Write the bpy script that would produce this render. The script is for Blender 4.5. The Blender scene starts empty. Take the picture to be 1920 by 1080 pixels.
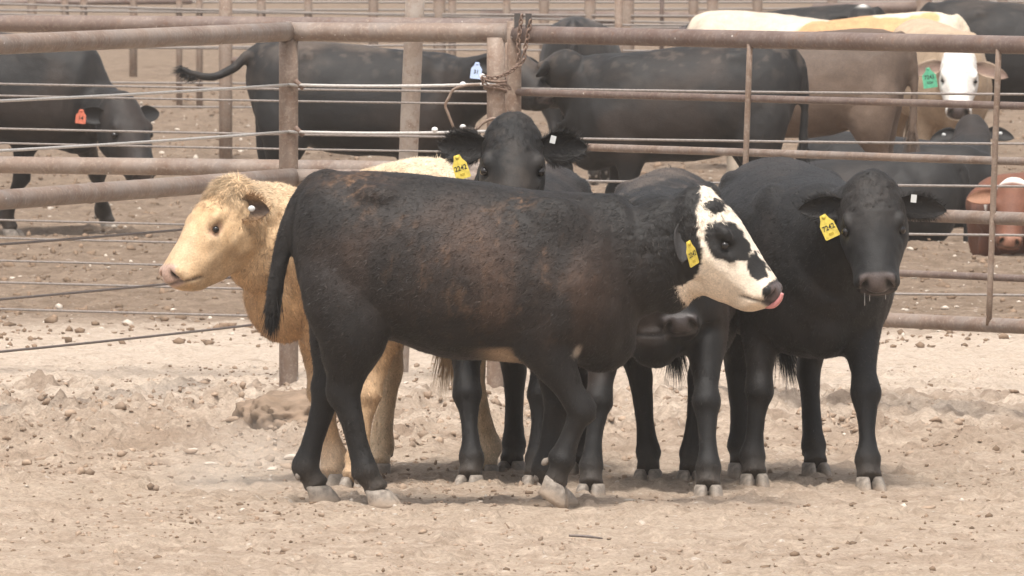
import bpy, bmesh, math, random
import numpy as np
from mathutils import Vector, Matrix, Quaternion

random.seed(7)
RNG = np.random.default_rng(11)
SC = bpy.context.scene
COL = SC.collection
R = math.radians

# ------------------------------------------------------------------ camera, sky, sun, exposure
F_PX = 23850.0          # focal length in photograph pixels (1920 wide)
CAM_Y, CAM_H, HOR = -45.0, 2.4, -317.0
cam_d = bpy.data.cameras.new('camera')
cam_d.sensor_width = 36.0
cam_d.lens = F_PX / 1920.0 * 36.0
cam_d.clip_start = 1.0
cam_d.clip_end = 4000.0
cam = bpy.data.objects.new('camera', cam_d)
COL.objects.link(cam)
cam.location = (0, CAM_Y, CAM_H)
cam.rotation_euler = (math.pi / 2 - math.atan((540 - HOR) / F_PX), 0, 0)
cam_d.dof.use_dof = True
cam_d.dof.focus_distance = 45.6
cam_d.dof.aperture_fstop = 34.0
SC.camera = cam

SUN_EL, SUN_AZ = 68.0, -172.0      # azimuth: compass-like angle in the XY plane, from +Y clockwise
world = bpy.data.worlds.new('World')
SC.world = world
world.use_nodes = True
wn = world.node_tree
wn.nodes.clear()
w_out = wn.nodes.new('ShaderNodeOutputWorld')
w_bg = wn.nodes.new('ShaderNodeBackground')
w_sky = wn.nodes.new('ShaderNodeTexSky')
w_sky.sky_type = 'NISHITA'
w_sky.sun_disc = False
w_sky.sun_elevation = R(SUN_EL)
w_sky.sun_rotation = R(SUN_AZ)
w_sky.air_density = 1.0
w_sky.dust_density = 6.0
w_sky.ozone_density = 0.6
w_hsv = wn.nodes.new('ShaderNodeHueSaturation')
w_hsv.inputs['Saturation'].default_value = 0.30      # thin overcast: a nearly white sky
wn.links.new(w_sky.outputs[0], w_hsv.inputs['Color'])
wn.links.new(w_hsv.outputs[0], w_bg.inputs['Color'])
w_bg.inputs['Strength'].default_value = 0.15
wn.links.new(w_bg.outputs[0], w_out.inputs['Surface'])

sun_d = bpy.data.lights.new('sun', 'SUN')
sun_d.energy = 1.8
sun_d.angle = R(13)
sun_d.color = (1.0, 0.95, 0.88)
sun = bpy.data.objects.new('sun', sun_d)
COL.objects.link(sun)
_az, _el = R(SUN_AZ), R(SUN_EL)
_sv = Vector((math.sin(_az) * math.cos(_el), math.cos(_az) * math.cos(_el), math.sin(_el)))
sun.rotation_euler = _sv.to_track_quat('Z', 'Y').to_euler()
sun.location = (0, 0, 30)

SC.view_settings.view_transform = 'Standard'
SC.view_settings.look = 'None'
SC.view_settings.exposure = 0.70
SC.view_settings.gamma = 1.0
SC.view_settings.use_curve_mapping = False
SC.render.engine = 'CYCLES'
SC.cycles.use_denoising = True
SC.cycles.max_bounces = 4
SC.cycles.diffuse_bounces = 2
SC.cycles.glossy_bounces = 2
SC.cycles.volume_bounces = 1
SC.cycles.volume_step_rate = 4.0

# ------------------------------------------------------------------ picture -> place
def W(px, py, D):
    """point seen at photograph pixel (px, py) at distance D"""
    s = F_PX / D
    return np.array([(px - 960) / s, CAM_Y + D, CAM_H - (py - HOR) / s])

def G(px, py):
    """point on level ground seen at pixel (px, py)"""
    s = (py - HOR) / CAM_H
    return np.array([(px - 960) / s, CAM_Y + F_PX / s, 0.0])

# ------------------------------------------------------------------ noise
def vnoise(p, seed=0):
    p = np.asarray(p, float)
    i = np.floor(p).astype(np.int64)
    f = p - i
    f = f * f * (3 - 2 * f)
    def h(ix, iy, iz):
        n = (ix * 374761393 + iy * 668265263 + iz * 2147483647 + seed * 974634777) & 0xFFFFFFFF
        n = ((n ^ (n >> 13)) * 1274126177) & 0xFFFFFFFF
        n = (n ^ (n >> 16)) & 0xFFFF
        return n / 65535.0
    x, y, z = i[:, 0], i[:, 1], i[:, 2]
    fx, fy, fz = f[:, 0], f[:, 1], f[:, 2]
    c00 = h(x, y, z) * (1 - fx) + h(x + 1, y, z) * fx
    c10 = h(x, y + 1, z) * (1 - fx) + h(x + 1, y + 1, z) * fx
    c01 = h(x, y, z + 1) * (1 - fx) + h(x + 1, y, z + 1) * fx
    c11 = h(x, y + 1, z + 1) * (1 - fx) + h(x + 1, y + 1, z + 1) * fx
    return (c00 * (1 - fy) + c10 * fy) * (1 - fz) + (c01 * (1 - fy) + c11 * fy) * fz

def fbm(p, o=4, seed=0, gain=0.5):
    a, s, t = 1.0, 0.0, 0.0
    p = np.asarray(p, float)
    for k in range(o):
        s = s + a * vnoise(p, seed + k)
        t += a
        a *= gain
        p = p * 2.03 + 17.3
    return s / t

def sstep(a, b, x):
    t = np.clip((x - a) / (b - a), 0, 1)
    return t * t * (3 - 2 * t)

# ------------------------------------------------------------------ mesh helpers
def mesh_np(name, v, faces, smooth=True):
    me = bpy.data.meshes.new(name)
    me.from_pydata([tuple(map(float, q)) for q in v], [], [tuple(int(k) for k in f) for f in faces])
    me.update()
    if smooth:
        me.polygons.foreach_set('use_smooth', np.ones(len(me.polygons), bool))
    return me

def mesh_tri(name, v, tri):
    """fast triangle mesh from arrays"""
    me = bpy.data.meshes.new(name)
    nv, nt = len(v), len(tri)
    me.vertices.add(nv)
    me.vertices.foreach_set('co', np.asarray(v, np.float32).ravel())
    me.loops.add(nt * 3)
    me.loops.foreach_set('vertex_index', np.asarray(tri, np.int32).ravel())
    me.polygons.add(nt)
    me.polygons.foreach_set('loop_start', np.arange(0, nt * 3, 3, dtype=np.int32))
    me.update(calc_edges=True)
    return me

def obj(name, me, mat=None, parent=None, loc=None):
    o = bpy.data.objects.new(name, me)
    COL.objects.link(o)
    if mat is not None and me is not None and len(me.materials) == 0:
        me.materials.append(mat)
    if parent is not None:
        o.parent = parent
    if loc is not None:
        o.location = [float(c) for c in loc]
    return o

def empty(name, loc=(0, 0, 0), rz=0.0):
    o = bpy.data.objects.new(name, None)
    COL.objects.link(o)
    o.empty_display_size = 0.1
    o.location = [float(c) for c in loc]
    o.rotation_euler = (0, 0, rz)
    return o

def tag(o, label, cat, group=None, kind=None):
    if label: o['label'] = label
    if cat: o['category'] = cat
    if group: o['group'] = group
    if kind: o['kind'] = kind
    return o

def unit(v):
    v = np.asarray(v, float)
    return v / max(np.linalg.norm(v), 1e-9)

class Soup:
    def __init__(s):
        s.v, s.f, s.n = [], [], 0
    def add(s, v, f):
        v = np.asarray(v, float)
        s.v.append(v)
        s.f += [tuple(k + s.n for k in q) for q in f]
        s.n += len(v)
    def mesh(s, name, smooth=True):
        return mesh_np(name, np.vstack(s.v), s.f, smooth)

def loft(rings, cap=0.6):
    """rings: list of (k,3) arrays, all the same k"""
    k = len(rings[0])
    v = np.vstack(rings)
    f = []
    for i in range(len(rings) - 1):
        for j in range(k):
            a, b = i * k + j, i * k + (j + 1) % k
            f.append((a, b, b + k, a + k))
    c0 = rings[0].mean(0); c1 = rings[-1].mean(0)
    d0 = unit(c0 - rings[1].mean(0)); d1 = unit(c1 - rings[-2].mean(0))
    r0 = np.linalg.norm(rings[0] - c0, axis=1).min(); r1 = np.linalg.norm(rings[-1] - c1, axis=1).min()
    n = len(v)
    v = np.vstack([v, c0 + d0 * r0 * cap, c1 + d1 * r1 * cap])
    m = len(rings) - 1
    for j in range(k):
        f.append((n, (j + 1) % k, j))
        f.append((n + 1, m * k + j, m * k + (j + 1) % k))
    return v, f

def catmull(tab, n):
    """resample rows of a table smoothly, n steps per span"""
    tab = np.asarray(tab, float)
    P = np.vstack([2 * tab[0] - tab[1], tab, 2 * tab[-1] - tab[-2]])
    out = []
    for i in range(1, len(P) - 2):
        for k in range(n):
            t = k / n
            a, b, c, d = P[i - 1], P[i], P[i + 1], P[i + 2]
            out.append(0.5 * (2 * b + (c - a) * t + (2 * a - 5 * b + 4 * c - d) * t * t + (3 * b - a - 3 * c + d) * t ** 3))
    out.append(tab[-1])
    return np.array(out)

def ring_loft(rows, seg=22, n=3, side=(0, 1, 0), egg=0.0, fixed_t=None, cap=0.6, power=1.0):
    """rows: x,y,z, lateral half width, half height up, half height down"""
    rows = catmull(rows, n) if n > 1 else np.asarray(rows, float)
    c = rows[:, :3]
    t = np.gradient(c, axis=0)
    rings = []
    th = np.linspace(0, 2 * math.pi, seg, endpoint=False)
    cs, sn = np.cos(th), np.sin(th)
    if power != 1.0:
        cs = np.sign(cs) * np.abs(cs) ** power
        sn = np.sign(sn) * np.abs(sn) ** power
    for i in range(len(rows)):
        tt = unit(t[i]) if fixed_t is None else unit(fixed_t)
        l = unit(np.asarray(side, float) - tt * np.dot(side, tt))
        u = np.cross(tt, l)
        a, b1, b2 = np.maximum(rows[i, 3:6], 0.004)
        hh = np.where(sn > 0, b1, b2)
        rings.append(c[i] + np.outer(cs * a * (1 - egg * sn), l) + np.outer(sn * hh, u))
    return loft(rings, cap)

def ellipsoid(c, r, axes=None, seg=14, rg=9):
    v, f = [], []
    for i in range(1, rg):
        ph = math.pi * i / rg
        for j in range(seg):
            a = 2 * math.pi * j / seg
            v.append((math.sin(ph) * math.cos(a), math.sin(ph) * math.sin(a), math.cos(ph)))
    for i in range(rg - 2):
        for j in range(seg):
            a, b = i * seg + j, i * seg + (j + 1) % seg
            f.append((a, a + seg, b + seg, b))
    n = len(v)
    v += [(0, 0, 1), (0, 0, -1)]
    for j in range(seg):
        f.append((n, j, (j + 1) % seg))
        f.append((n + 1, (rg - 2) * seg + (j + 1) % seg, (rg - 2) * seg + j))
    v = np.array(v) * np.asarray(r, float)
    if axes is not None:
        v = v @ np.asarray(axes, float)
    return v + np.asarray(c, float), f

def tube(path, rad, seg=8, cap=True):
    """swept circle along a list of points"""
    P = np.asarray(path, float)
    rad = np.ones(len(P)) * rad if np.isscalar(rad) else np.asarray(rad, float)
    t = np.gradient(P, axis=0)
    ref = np.array([0.31, 0.22, 0.93]) if abs(unit(P[-1] - P[0])[2]) < 0.8 else np.array([0.2, 0.95, 0.1])
    rings = []
    for i in range(len(P)):
        tt = unit(t[i])
        l = unit(np.cross(ref, tt)); u = np.cross(tt, l)
        a = np.linspace(0, 2 * math.pi, seg, endpoint=False)
        rings.append(P[i] + rad[i] * (np.outer(np.cos(a), l) + np.outer(np.sin(a), u)))
    return loft(rings, 0.05)

def remesh(v, f, voxel, iters):
    me = mesh_np('tmp', v, f)
    o = bpy.data.objects.new('tmp', me)
    COL.objects.link(o)
    m = o.modifiers.new('r', 'REMESH'); m.mode = 'VOXEL'; m.voxel_size = voxel; m.use_smooth_shade = True
    s = o.modifiers.new('s', 'SMOOTH'); s.factor = 0.5; s.iterations = iters
    dg = bpy.context.evaluated_depsgraph_get()
    out = bpy.data.meshes.new_from_object(o.evaluated_get(dg))
    bpy.data.objects.remove(o); bpy.data.meshes.remove(me)
    return out

# ------------------------------------------------------------------ materials
class NT:
    def __init__(s, name):
        s.m = bpy.data.materials.new(name); s.m.use_nodes = True
        s.t = s.m.node_tree
        s.b = s.t.nodes['Principled BSDF']
    def n(s, typ, **kw):
        x = s.t.nodes.new(typ)
        for k, v in kw.items(): setattr(x, k, v)
        return x
    def l(s, a, b): s.t.links.new(a, b)
    def coord(s, which='Object'):
        return s.n('ShaderNodeTexCoord').outputs[which]
    def noise(s, scale, detail=4, rough=0.55, vec=None):
        x = s.n('ShaderNodeTexNoise'); x.inputs['Scale'].default_value = scale
        x.inputs['Detail'].default_value = detail; x.inputs['Roughness'].default_value = rough
        if vec is not None: s.l(vec, x.inputs['Vector'])
        return x.outputs['Fac']
    def ramp(s, fac, stops):
        x = s.n('ShaderNodeValToRGB')
        e = x.color_ramp.elements
        while len(e) < len(stops): e.new(0.5)
        for k, (p, c) in enumerate(stops):
            e[k].position = p; e[k].color = (c[0], c[1], c[2], 1) if not np.isscalar(c) else (c, c, c, 1)
        s.l(fac, x.inputs['Fac'])
        return x.outputs['Color']
    def mix(s, fac, a, b, mode='MIX'):
        x = s.n('ShaderNodeMix', data_type='RGBA', blend_type=mode)
        for sock, val in ((x.inputs[0], fac), (x.inputs[6], a), (x.inputs[7], b)):
            if hasattr(val, 'is_linked'): s.l(val, sock)
            elif np.isscalar(val): sock.default_value = val
            else: sock.default_value = (val[0], val[1], val[2], 1)
        return x.outputs[2]
    def bump(s, h, strength, dist, normal=None):
        x = s.n('ShaderNodeBump'); x.inputs['Strength'].default_value = strength; x.inputs['Distance'].default_value = dist
        s.l(h, x.inputs['Height'])
        s.l(x.outputs[0], s.b.inputs['Normal'])
        return x.outputs[0]
    def set(s, **kw):
        for k, v in kw.items():
            s.b.inputs[k.replace('_', ' ')].default_value = v
        return s.m

def simple(name, col, rough=0.7, spec=0.3, var=0.0, scale=30, bump=0.0):
    t = NT(name)
    t.set(Roughness=rough)
    t.b.inputs['Specular IOR Level'].default_value = spec
    if var > 0:
        nz = t.noise(scale, 5, 0.6, t.coord())
        c = t.ramp(nz, [(0.3, [k * (1 - var) for k in col]), (0.7, [min(1, k * (1 + var)) for k in col])])
        t.l(c, t.b.inputs['Base Color'])
        if bump: t.bump(nz, 1.0, bump)
    else:
        t.b.inputs['Base Color'].default_value = (*col, 1)
    return t.m

def coat_material(name, hair=False):
    t = NT(name)
    at = t.n('ShaderNodeAttribute', attribute_name='coat')
    co = t.coord()
    fine = t.noise(140, 4, 0.7, co)
    mid = t.noise(16, 5, 0.6, co)
    c = t.mix(1.0, at.outputs['Color'], t.ramp(fine, [(0.25, 0.72), (0.75, 1.25)]), 'MULTIPLY')
    c = t.mix(1.0, c, t.ramp(mid, [(0.25, 0.82), (0.75, 1.18)]), 'MULTIPLY')
    t.l(c, t.b.inputs['Base Color'])
    # alpha of the attribute: 1 = fur, 0 = wet skin
    rr = t.n('ShaderNodeMapRange')
    t.l(at.outputs['Alpha'], rr.inputs[0])
    rr.inputs[3].default_value = 0.30; rr.inputs[4].default_value = 0.62 if not hair else 0.52
    t.l(rr.outputs[0], t.b.inputs['Roughness'])
    t.b.inputs['Specular IOR Level'].default_value = 0.30
    t.b.inputs['Sheen Weight'].default_value = 0.03
    t.b.inputs['Sheen Roughness'].default_value = 0.5
    t.b.inputs['Sheen Tint'].default_value = (0.85, 0.8, 0.76, 1)
    if not hair:
        # fur lies in short streaks
        mp = t.n('ShaderNodeMapping'); mp.inputs['Scale'].default_value = (110, 300, 170)
        mp.inputs['Rotation'].default_value = (0, R(25), 0)
        t.l(co, mp.inputs['Vector'])
        st = t.noise(1.0, 3, 0.6, mp.outputs[0])
        t.bump(st, 0.45, 0.0035)
    return t.m

M = {}
M['coat'] = coat_material('cattle_coat')
M['hair'] = coat_material('cattle_hair', True)
_t = NT('hoof_horn')
_co = _t.coord(); _sx = _t.n('ShaderNodeSeparateXYZ'); _t.l(_co, _sx.inputs[0])
_nz = _t.noise(34, 5, .65, _co)
_hc = _t.ramp(_nz, [(.3, (.15, .122, .10)), (.55, (.27, .23, .19)), (.75, (.36, .31, .26))])
_ad = _t.n('ShaderNodeMath', operation='MULTIPLY_ADD'); _t.l(_nz, _ad.inputs[0]); _ad.inputs[1].default_value = -.05; _t.l(_sx.outputs['Z'], _ad.inputs[2])
_mr = _t.n('ShaderNodeMapRange'); _t.l(_ad.outputs[0], _mr.inputs[0]); _mr.inputs[1].default_value = .012; _mr.inputs[2].default_value = -.022
_hc = _t.mix(_mr.outputs[0], _hc, (.33, .255, .192))
_t.l(_hc, _t.b.inputs['Base Color']); _t.set(Roughness=.75); _t.bump(_nz, .9, .006)
M['hoof'] = _t.m
M['eye'] = simple('eye_wet', (0.012, 0.009, 0.008), 0.08, 0.5)
M['tag_yellow'] = simple('tag_yellow', (0.60, 0.46, 0.075), 0.6, 0.3, 0.25, 60)
M['tag_green'] = simple('tag_green', (0.09, 0.36, 0.21), 0.6, 0.3, 0.25, 60)
M['tag_orange'] = simple('tag_orange', (0.52, 0.14, 0.08), 0.6, 0.3, 0.25, 60)
M['tag_blue'] = simple('tag_blue', (0.45, 0.55, 0.75), 0.5, 0.4, 0.12, 60)
M['tag_white'] = simple('tag_white', (0.55, 0.55, 0.53), 0.5, 0.4)
M['ink'] = simple('tag_ink', (0.02, 0.02, 0.015), 0.6, 0.3)
M['ink_faint'] = simple('tag_ink_faint', (0.36, 0.25, 0.02), 0.6, 0.3)
M['tongue'] = simple('tongue_skin', (0.62, 0.25, 0.24), 0.3, 0.5, 0.1, 80)

# ------------------------------------------------------------------ ground relief
def ground_z(x, y):
    x = np.asarray(x, float); y = np.asarray(y, float)
    p = np.stack([x, y * 0.8, np.zeros_like(x)], -1).reshape(-1, 3)
    base = (fbm(p * 0.5, 3, 5) - 0.5) * 0.05 + (fbm(p * 3.0, 3, 9) - 0.5) * 0.022
    xx, yy = x.ravel(), y.ravel()
    wob = (fbm(p * 0.7, 2, 31) - 0.5) * 2.0
    # trampled strip of clods along the pipe fence
    strip = sstep(2.6, 4.2, yy + wob) * (1 - sstep(8.2, 9.4, yy + wob * 0.5)) * (1 - 0.55 * sstep(1.0, 2.4, xx))
    rough = ((fbm(p * 5.0, 4, 41, 0.62) - 0.42) * 0.15 + 0.03 + 0.05 * np.maximum(0, fbm(p * 13, 3, 43, .6) - .5) / .3) * strip
    far = sstep(15, 22, yy)
    rough2 = (fbm(p * 2.2, 4, 51, 0.6) - 0.5) * 0.10 * far
    near = 1 - sstep(2.0, 4.0, yy)
    fine_ = np.maximum(0, fbm(p * np.array([15, 13, 1]), 3, 67, .6) - .47)
    pit = np.maximum(0, fbm(p * 4.5, 2, 68) - .60) * (yy < 12)
    hoofm = (fbm(p * 7.0, 3, 61, 0.55) - 0.5) * 0.020 + fine_ * .055 - pit * .07
    z = base * (0.45 + 0.55 * (1 - near)) + rough + rough2 + hoofm
    return z.reshape(x.shape)

def gz(x, y):
    return float(ground_z(np.array([x]), np.array([y]))[0])

# ground sheet: fine where the picture looks, coarse out to the horizon
gx = np.concatenate([[-900, -300, -100, -40, -18, -9, -6, -4.6], np.arange(-3.6, 3.6, 0.016), [3.6, 4.6, 6, 9, 18, 40, 100, 300, 900]])
gy = np.concatenate([[-900, -300, -120, -60, -30, -14, -8], np.arange(-5, 12, 0.032), np.arange(12, 24, 0.06), np.arange(24, 60, 0.14), np.arange(60, 110, 0.6), [112, 120, 140, 180, 260, 420, 700, 1200, 2400]])
XX, YY = np.meshgrid(gx, gy)
ZZ = ground_z(XX, YY)
fadeout = (1 - sstep(9, 40, np.abs(XX))) * (1 - sstep(120, 300, np.abs(YY)))
ZZ = ZZ * fadeout
for _ in range(900):
    hx, hy = RNG.uniform(-2.7, 2.7), RNG.uniform(-4.8, 11)
    r_ = RNG.uniform(.035, .06); dp_ = RNG.uniform(.010, .024)
    i0, i1 = np.searchsorted(gx, hx - .2), np.searchsorted(gx, hx + .2)
    j0, j1 = np.searchsorted(gy, hy - .2), np.searchsorted(gy, hy + .2)
    dd_ = np.hypot(XX[j0:j1, i0:i1] - hx, (YY[j0:j1, i0:i1] - hy) * .8) / r_
    ZZ[j0:j1, i0:i1] += dp_ * (-np.exp(-dd_ ** 4) + .75 * np.exp(-((dd_ - 1.35) / .35) ** 2) * (.4 + vnoise(np.stack([XX[j0:j1, i0:i1] * 30, YY[j0:j1, i0:i1] * 30, 0 * dd_], -1).reshape(-1, 3), 5).reshape(dd_.shape)))
gv = np.stack([XX, YY, ZZ], -1).reshape(-1, 3)
nx, ny = len(gx), len(gy)
ii = (np.arange(ny - 1)[:, None] * nx + np.arange(nx - 1)[None, :]).ravel()
gt = np.concatenate([np.stack([ii, ii + 1, ii + nx + 1], -1), np.stack([ii, ii + nx + 1, ii + nx], -1)])
gme = mesh_tri('ground', gv, gt)
gme.polygons.foreach_set('use_smooth', np.ones(len(gme.polygons), bool))

t = NT('feedlot_dirt')
co = t.coord()
sx = t.n('ShaderNodeSeparateXYZ'); t.l(co, sx.inputs[0])
big = t.noise(0.55, 5, 0.6, co); mid = t.noise(5.0, 6, 0.65, co); fine = t.noise(55, 5, 0.7, co)
dust = t.mix(t.ramp(mid, [(0.35, 0.0), (0.68, 1.0)]), (0.325, 0.243, 0.179), (0.485, 0.386, 0.300))
dust = t.mix(t.ramp(big, [(0.42, 0.0), (0.62, 0.55)]), dust, (0.445, 0.352, 0.268))
# paler dry track beyond the fence, browner manure pack further back (real ground kinds, with ragged borders)
wob = t.n('ShaderNodeMath', operation='MULTIPLY_ADD'); t.l(t.noise(0.35, 4, 0.6, co), wob.inputs[0]); wob.inputs[1].default_value = 5.0; t.l(sx.outputs['Y'], wob.inputs[2])
def band(lo, hi):
    mr = t.n('ShaderNodeMapRange', interpolation_type='SMOOTHSTEP'); t.l(wob.outputs[0], mr.inputs[0])
    mr.inputs[1].default_value = lo; mr.inputs[2].default_value = hi
    return mr.outputs[0]
pale = t.mix(t.ramp(mid, [(0.3, 0.0), (0.7, 1.0)]), (0.47, 0.372, 0.288), (0.58, 0.478, 0.386))
manure = t.mix(t.ramp(mid, [(0.3, 0.0), (0.7, 1.0)]), (0.155, 0.108, 0.074), (0.30, 0.225, 0.165))
c = t.mix(band(6.0, 10.5), dust, pale)
c = t.mix(band(17.0, 21.0), c, manure)
speck = t.noise(22, 3, 0.5, co)
c = t.mix(t.ramp(speck, [(0.66, 0.0), (0.72, 0.5)]), c, (0.62, 0.55, 0.48))
c = t.mix(1.0, c, t.ramp(fine, [(0.28, 0.70), (0.72, 1.24)]), 'MULTIPLY')
dk = t.noise(9, 4, 0.6, co)
c = t.mix(t.ramp(dk, [(0.56, 0.0), (0.72, 0.5)]), c, (0.21, 0.150, 0.105))
# trampled dung worked into the clod strip along the fence
dn = t.noise(1.6, 6, 0.7, co)
st_ = t.mix(1.0, t.ramp(dn, [(0.46, 0.0), (0.62, 1.0)]), band(5.0, 7.0), 'MULTIPLY')
inv = t.n('ShaderNodeMath', operation='SUBTRACT'); inv.inputs[0].default_value = 1.0; t.l(band(11.0, 12.5), inv.inputs[1])
st_ = t.mix(1.0, st_, inv.outputs[0], 'MULTIPLY')
sc2 = t.mix(1.0, st_, (0.6, 0.6, 0.6), 'MULTIPLY')
c = t.mix(sc2, c, (0.19, 0.128, 0.086))
t.l(c, t.b.inputs['Base Color'])
t.set(Roughness=0.95); t.b.inputs['Specular IOR Level'].default_value = 0.1
hh = t.n('ShaderNodeMath', operation='ADD'); t.l(fine, hh.inputs[0]); t.l(mid, hh.inputs[1])
t.bump(hh.outputs[0], 0.8, 0.03)
ground = tag(obj('ground', gme, t.m), None, None, kind='structure')

# ------------------------------------------------------------------ cattle
BODY = [  # x, top z, bottom z, half width : rump to chest
    (-.655, 1.05, .84, .09), (-.615, 1.12, .72, .165), (-.52, 1.172, .62, .222), (-.40, 1.178, .60, .25),
    (-.26, 1.168, .56, .272), (-.10, 1.155, .528, .288), (.09, 1.135, .53, .284), (.22, 1.122, .515, .262),
    (.36, 1.112, .50, .232), (.46, 1.10, .53, .19), (.54, 1.06, .62, .13)]
HEAD = [  # u, dorsal offset, depth, half width (all in head lengths)
    (-.07, -.10, .34, .15), (0, -.025, .46, .225), (.10, .0, .56, .252), (.22, .016, .63, .264), (.34, .022, .65, .270),
    (.46, .012, .63, .266), (.58, -.004, .58, .232), (.70, -.016, .52, .200), (.80, -.02, .45, .184),
    (.88, -.024, .40, .186), (.95, -.035, .32, .174), (1.0, -.065, .20, .132)]

def front_leg(s, F, bend=0.0, lift_foot=None, body_dz=0.0):
    """rings of a front leg: s = +1 left, -1 right; F = hoof point"""
    F = np.asarray(F, float)
    top = np.array([.27, .125 * s, 1.0 + body_dz]); sh = np.array([.335, .17 * s, .80 + body_dz])
    el = np.array([.235, .155 * s, .61 + body_dz]); el[0] += 0.25 * (F[0] - .25); el[1] += 0.3 * (F[1] - .13 * s)
    if lift_foot is None:
        fet = F + np.array([-.035, 0, .125]); cor = F + np.array([-.008, 0, .062])
        kn = el + (fet - el) * .53 + np.array([.03 + bend, 0, 0])
    else:
        kn, fet, cor = (np.asarray(q, float) for q in lift_foot)
    L = lambda a, b, t: a + (b - a) * t
    rows = [(*top, .045, .09, .09), (*sh, .075, .125, .13), (*L(sh, el, .6), .090, .14, .14), (*el, .088, .115, .125),
            (*L(el, kn, .35), .066, .080, .084), (*L(el, kn, .74), .048, .052, .050), (*kn, .056, .062, .047),
            (*L(kn, fet, .18), .041, .042, .040), (*L(kn, fet, .52), .0305, .031, .037), (*L(kn, fet, .80), .036, .034, .044),
            (*fet, .049, .045, .056), (*L(fet, cor, .5), .041, .040, .037), (*cor, .048, .051, .043)]
    return ring_loft(rows, 16, 3, side=(0, 1, 0)), cor

def hind_leg(s, F, bend=0.0, body_dz=0.0):
    F = np.asarray(F, float)
    dx = F[0] + .45
    hip = np.array([-.44, .12 * s, 1.02 + body_dz]); th = np.array([-.485, .155 * s, .80 + body_dz])
    st = np.array([-.465 + .22 * dx, .165 * s, .63 + body_dz])
    hk = np.array([-.505 + .36 * dx - bend, .125 * s + .4 * (F[1] - .12 * s), .40 + .4 * body_dz])
    fet = F + np.array([-.04, 0, .125]); cor = F + np.array([-.008, 0, .062])
    L = lambda a, b, t: a + (b - a) * t
    rows = [(*hip, .06, .15, .12), (*th, .095, .165, .145), (*st, .100, .145, .135), (*L(st, hk, .42), .082, .110, .108),
            (*L(st, hk, .75), .052, .070, .074), (*hk, .049, .060, .070), (*L(hk, fet, .2), .040, .048, .047),
            (*L(hk, fet, .55), .033, .035, .040), (*L(hk, fet, .82), .037, .036, .046), (*fet, .048, .045, .056),
            (*L(fet, cor, .5), .041, .040, .037), (*cor, .048, .051, .043)]
    return ring_loft(rows, 16, 3, side=(0, 1, 0)), cor

def hoof_mesh():
    sp = Soup()
    for s in (-1, 1):
        rings = []
        for z, cx, a, b, cy in ((-.014, .024, .064, .0300, .0335), (.006, .022, .061, .0295, .033), (.034, .009, .054, .028, .030), (.052, -.002, .048, .0265, .028), (.060, -.006, .038, .021, .026)):
            th = np.linspace(0, 2 * math.pi, 14, endpoint=False)
            c_, s_ = np.cos(th), np.sin(th)
            xx = np.where(c_ > 0, c_ * a * 1.12, c_ * a * 0.85)
            yy = s_ * b * np.where(c_ > 0, 1 - 0.28 * c_, 1.0) - s * 0.006 * np.maximum(c_, 0)
            rings.append(np.stack([cx + xx, s * cy + yy + s * 0.004 * np.maximum(c_, 0), np.full(14, z)], -1))
        v, f = loft(rings, 0.05)
        sp.add(v, f)
    # dew claws behind the fetlock
    for s in (-1, 1):
        sp.add(*ellipsoid((-.074, .024 * s, .095), (.012, .011, .016)))
    return sp.mesh('hoof')
HOOF = hoof_mesh()
HOOF.materials.append(M['hoof'])

EYE = mesh_np('eye', *ellipsoid((0, 0, 0), (.0165, .0165, .0165), None, 14, 10))
EYE.materials.append(M['eye'])

def set_coat(me, rgba):
    a = me.color_attributes.new('coat', 'FLOAT_COLOR', 'POINT')
    a.data.foreach_set('color', np.asarray(rgba, np.float32).ravel())

def hair_mesh(name, v, nrm, tri, cols, count, length, width, flow, lift=0.25, mask=None, jitter=0.35):
    """short blades of hair lying along the coat"""
    a, b, c = v[tri[:, 0]], v[tri[:, 1]], v[tri[:, 2]]
    ar = np.linalg.norm(np.cross(b - a, c - a), axis=1)
    if mask is not None:
        ar = ar * mask[tri[:, 0]]
    pr = ar / ar.sum()
    k = RNG.choice(len(tri), count, p=pr)
    r1, r2 = RNG.random(count), RNG.random(count)
    sw = r1 + r2 > 1
    r1[sw], r2[sw] = 1 - r1[sw], 1 - r2[sw]
    p = a[k] + (b[k] - a[k]) * r1[:, None] + (c[k] - a[k]) * r2[:, None]
    n = nrm[tri[k, 0]]
    fl = flow(p, n) + RNG.normal(0, jitter, (count, 3))
    fl = fl - n * (fl * n).sum(1, keepdims=True)
    fl /= np.maximum(np.linalg.norm(fl, axis=1, keepdims=True), 1e-6)
    lf = lift * (0.5 + RNG.random((count, 1)))
    d = fl + n * lf
    d /= np.linalg.norm(d, axis=1, keepdims=True)
    sd = np.cross(n, fl)
    ln = (length(p) if callable(length) else np.full(count, length)) * (0.6 + 0.8 * RNG.random(count))
    w = width * (0.7 + 0.6 * RNG.random((count, 1)))
    p0 = p - n * 0.002
    V = np.empty((count, 3, 3))
    V[:, 0] = p0 + sd * w; V[:, 1] = p0 - sd * w; V[:, 2] = p0 + d * ln[:, None]
    me = mesh_tri(name, V.reshape(-1, 3), np.arange(count * 3).reshape(-1, 3))
    cc = cols[tri[k, 0]].copy()
    g = 0.5 + 1.15 * RNG.random((count, 1)) ** 1.3
    cc[:, :3] *= g
    dus = (RNG.random(count) < .07)[:, None] * .13
    cc[:, :3] = cc[:, :3] * (1 - dus) + np.array((.22, .17, .13)) * dus
    set_coat(me, np.repeat(cc, 3, axis=0))
    nn = n + RNG.normal(0, 0.34, (count, 3))
    nn /= np.linalg.norm(nn, axis=1, keepdims=True)
    me.polygons.foreach_set('use_smooth', np.ones(len(me.polygons), bool))
    me.normals_split_custom_set_from_vertices([tuple(q) for q in np.repeat(nn, 3, axis=0)])
    return me

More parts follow.
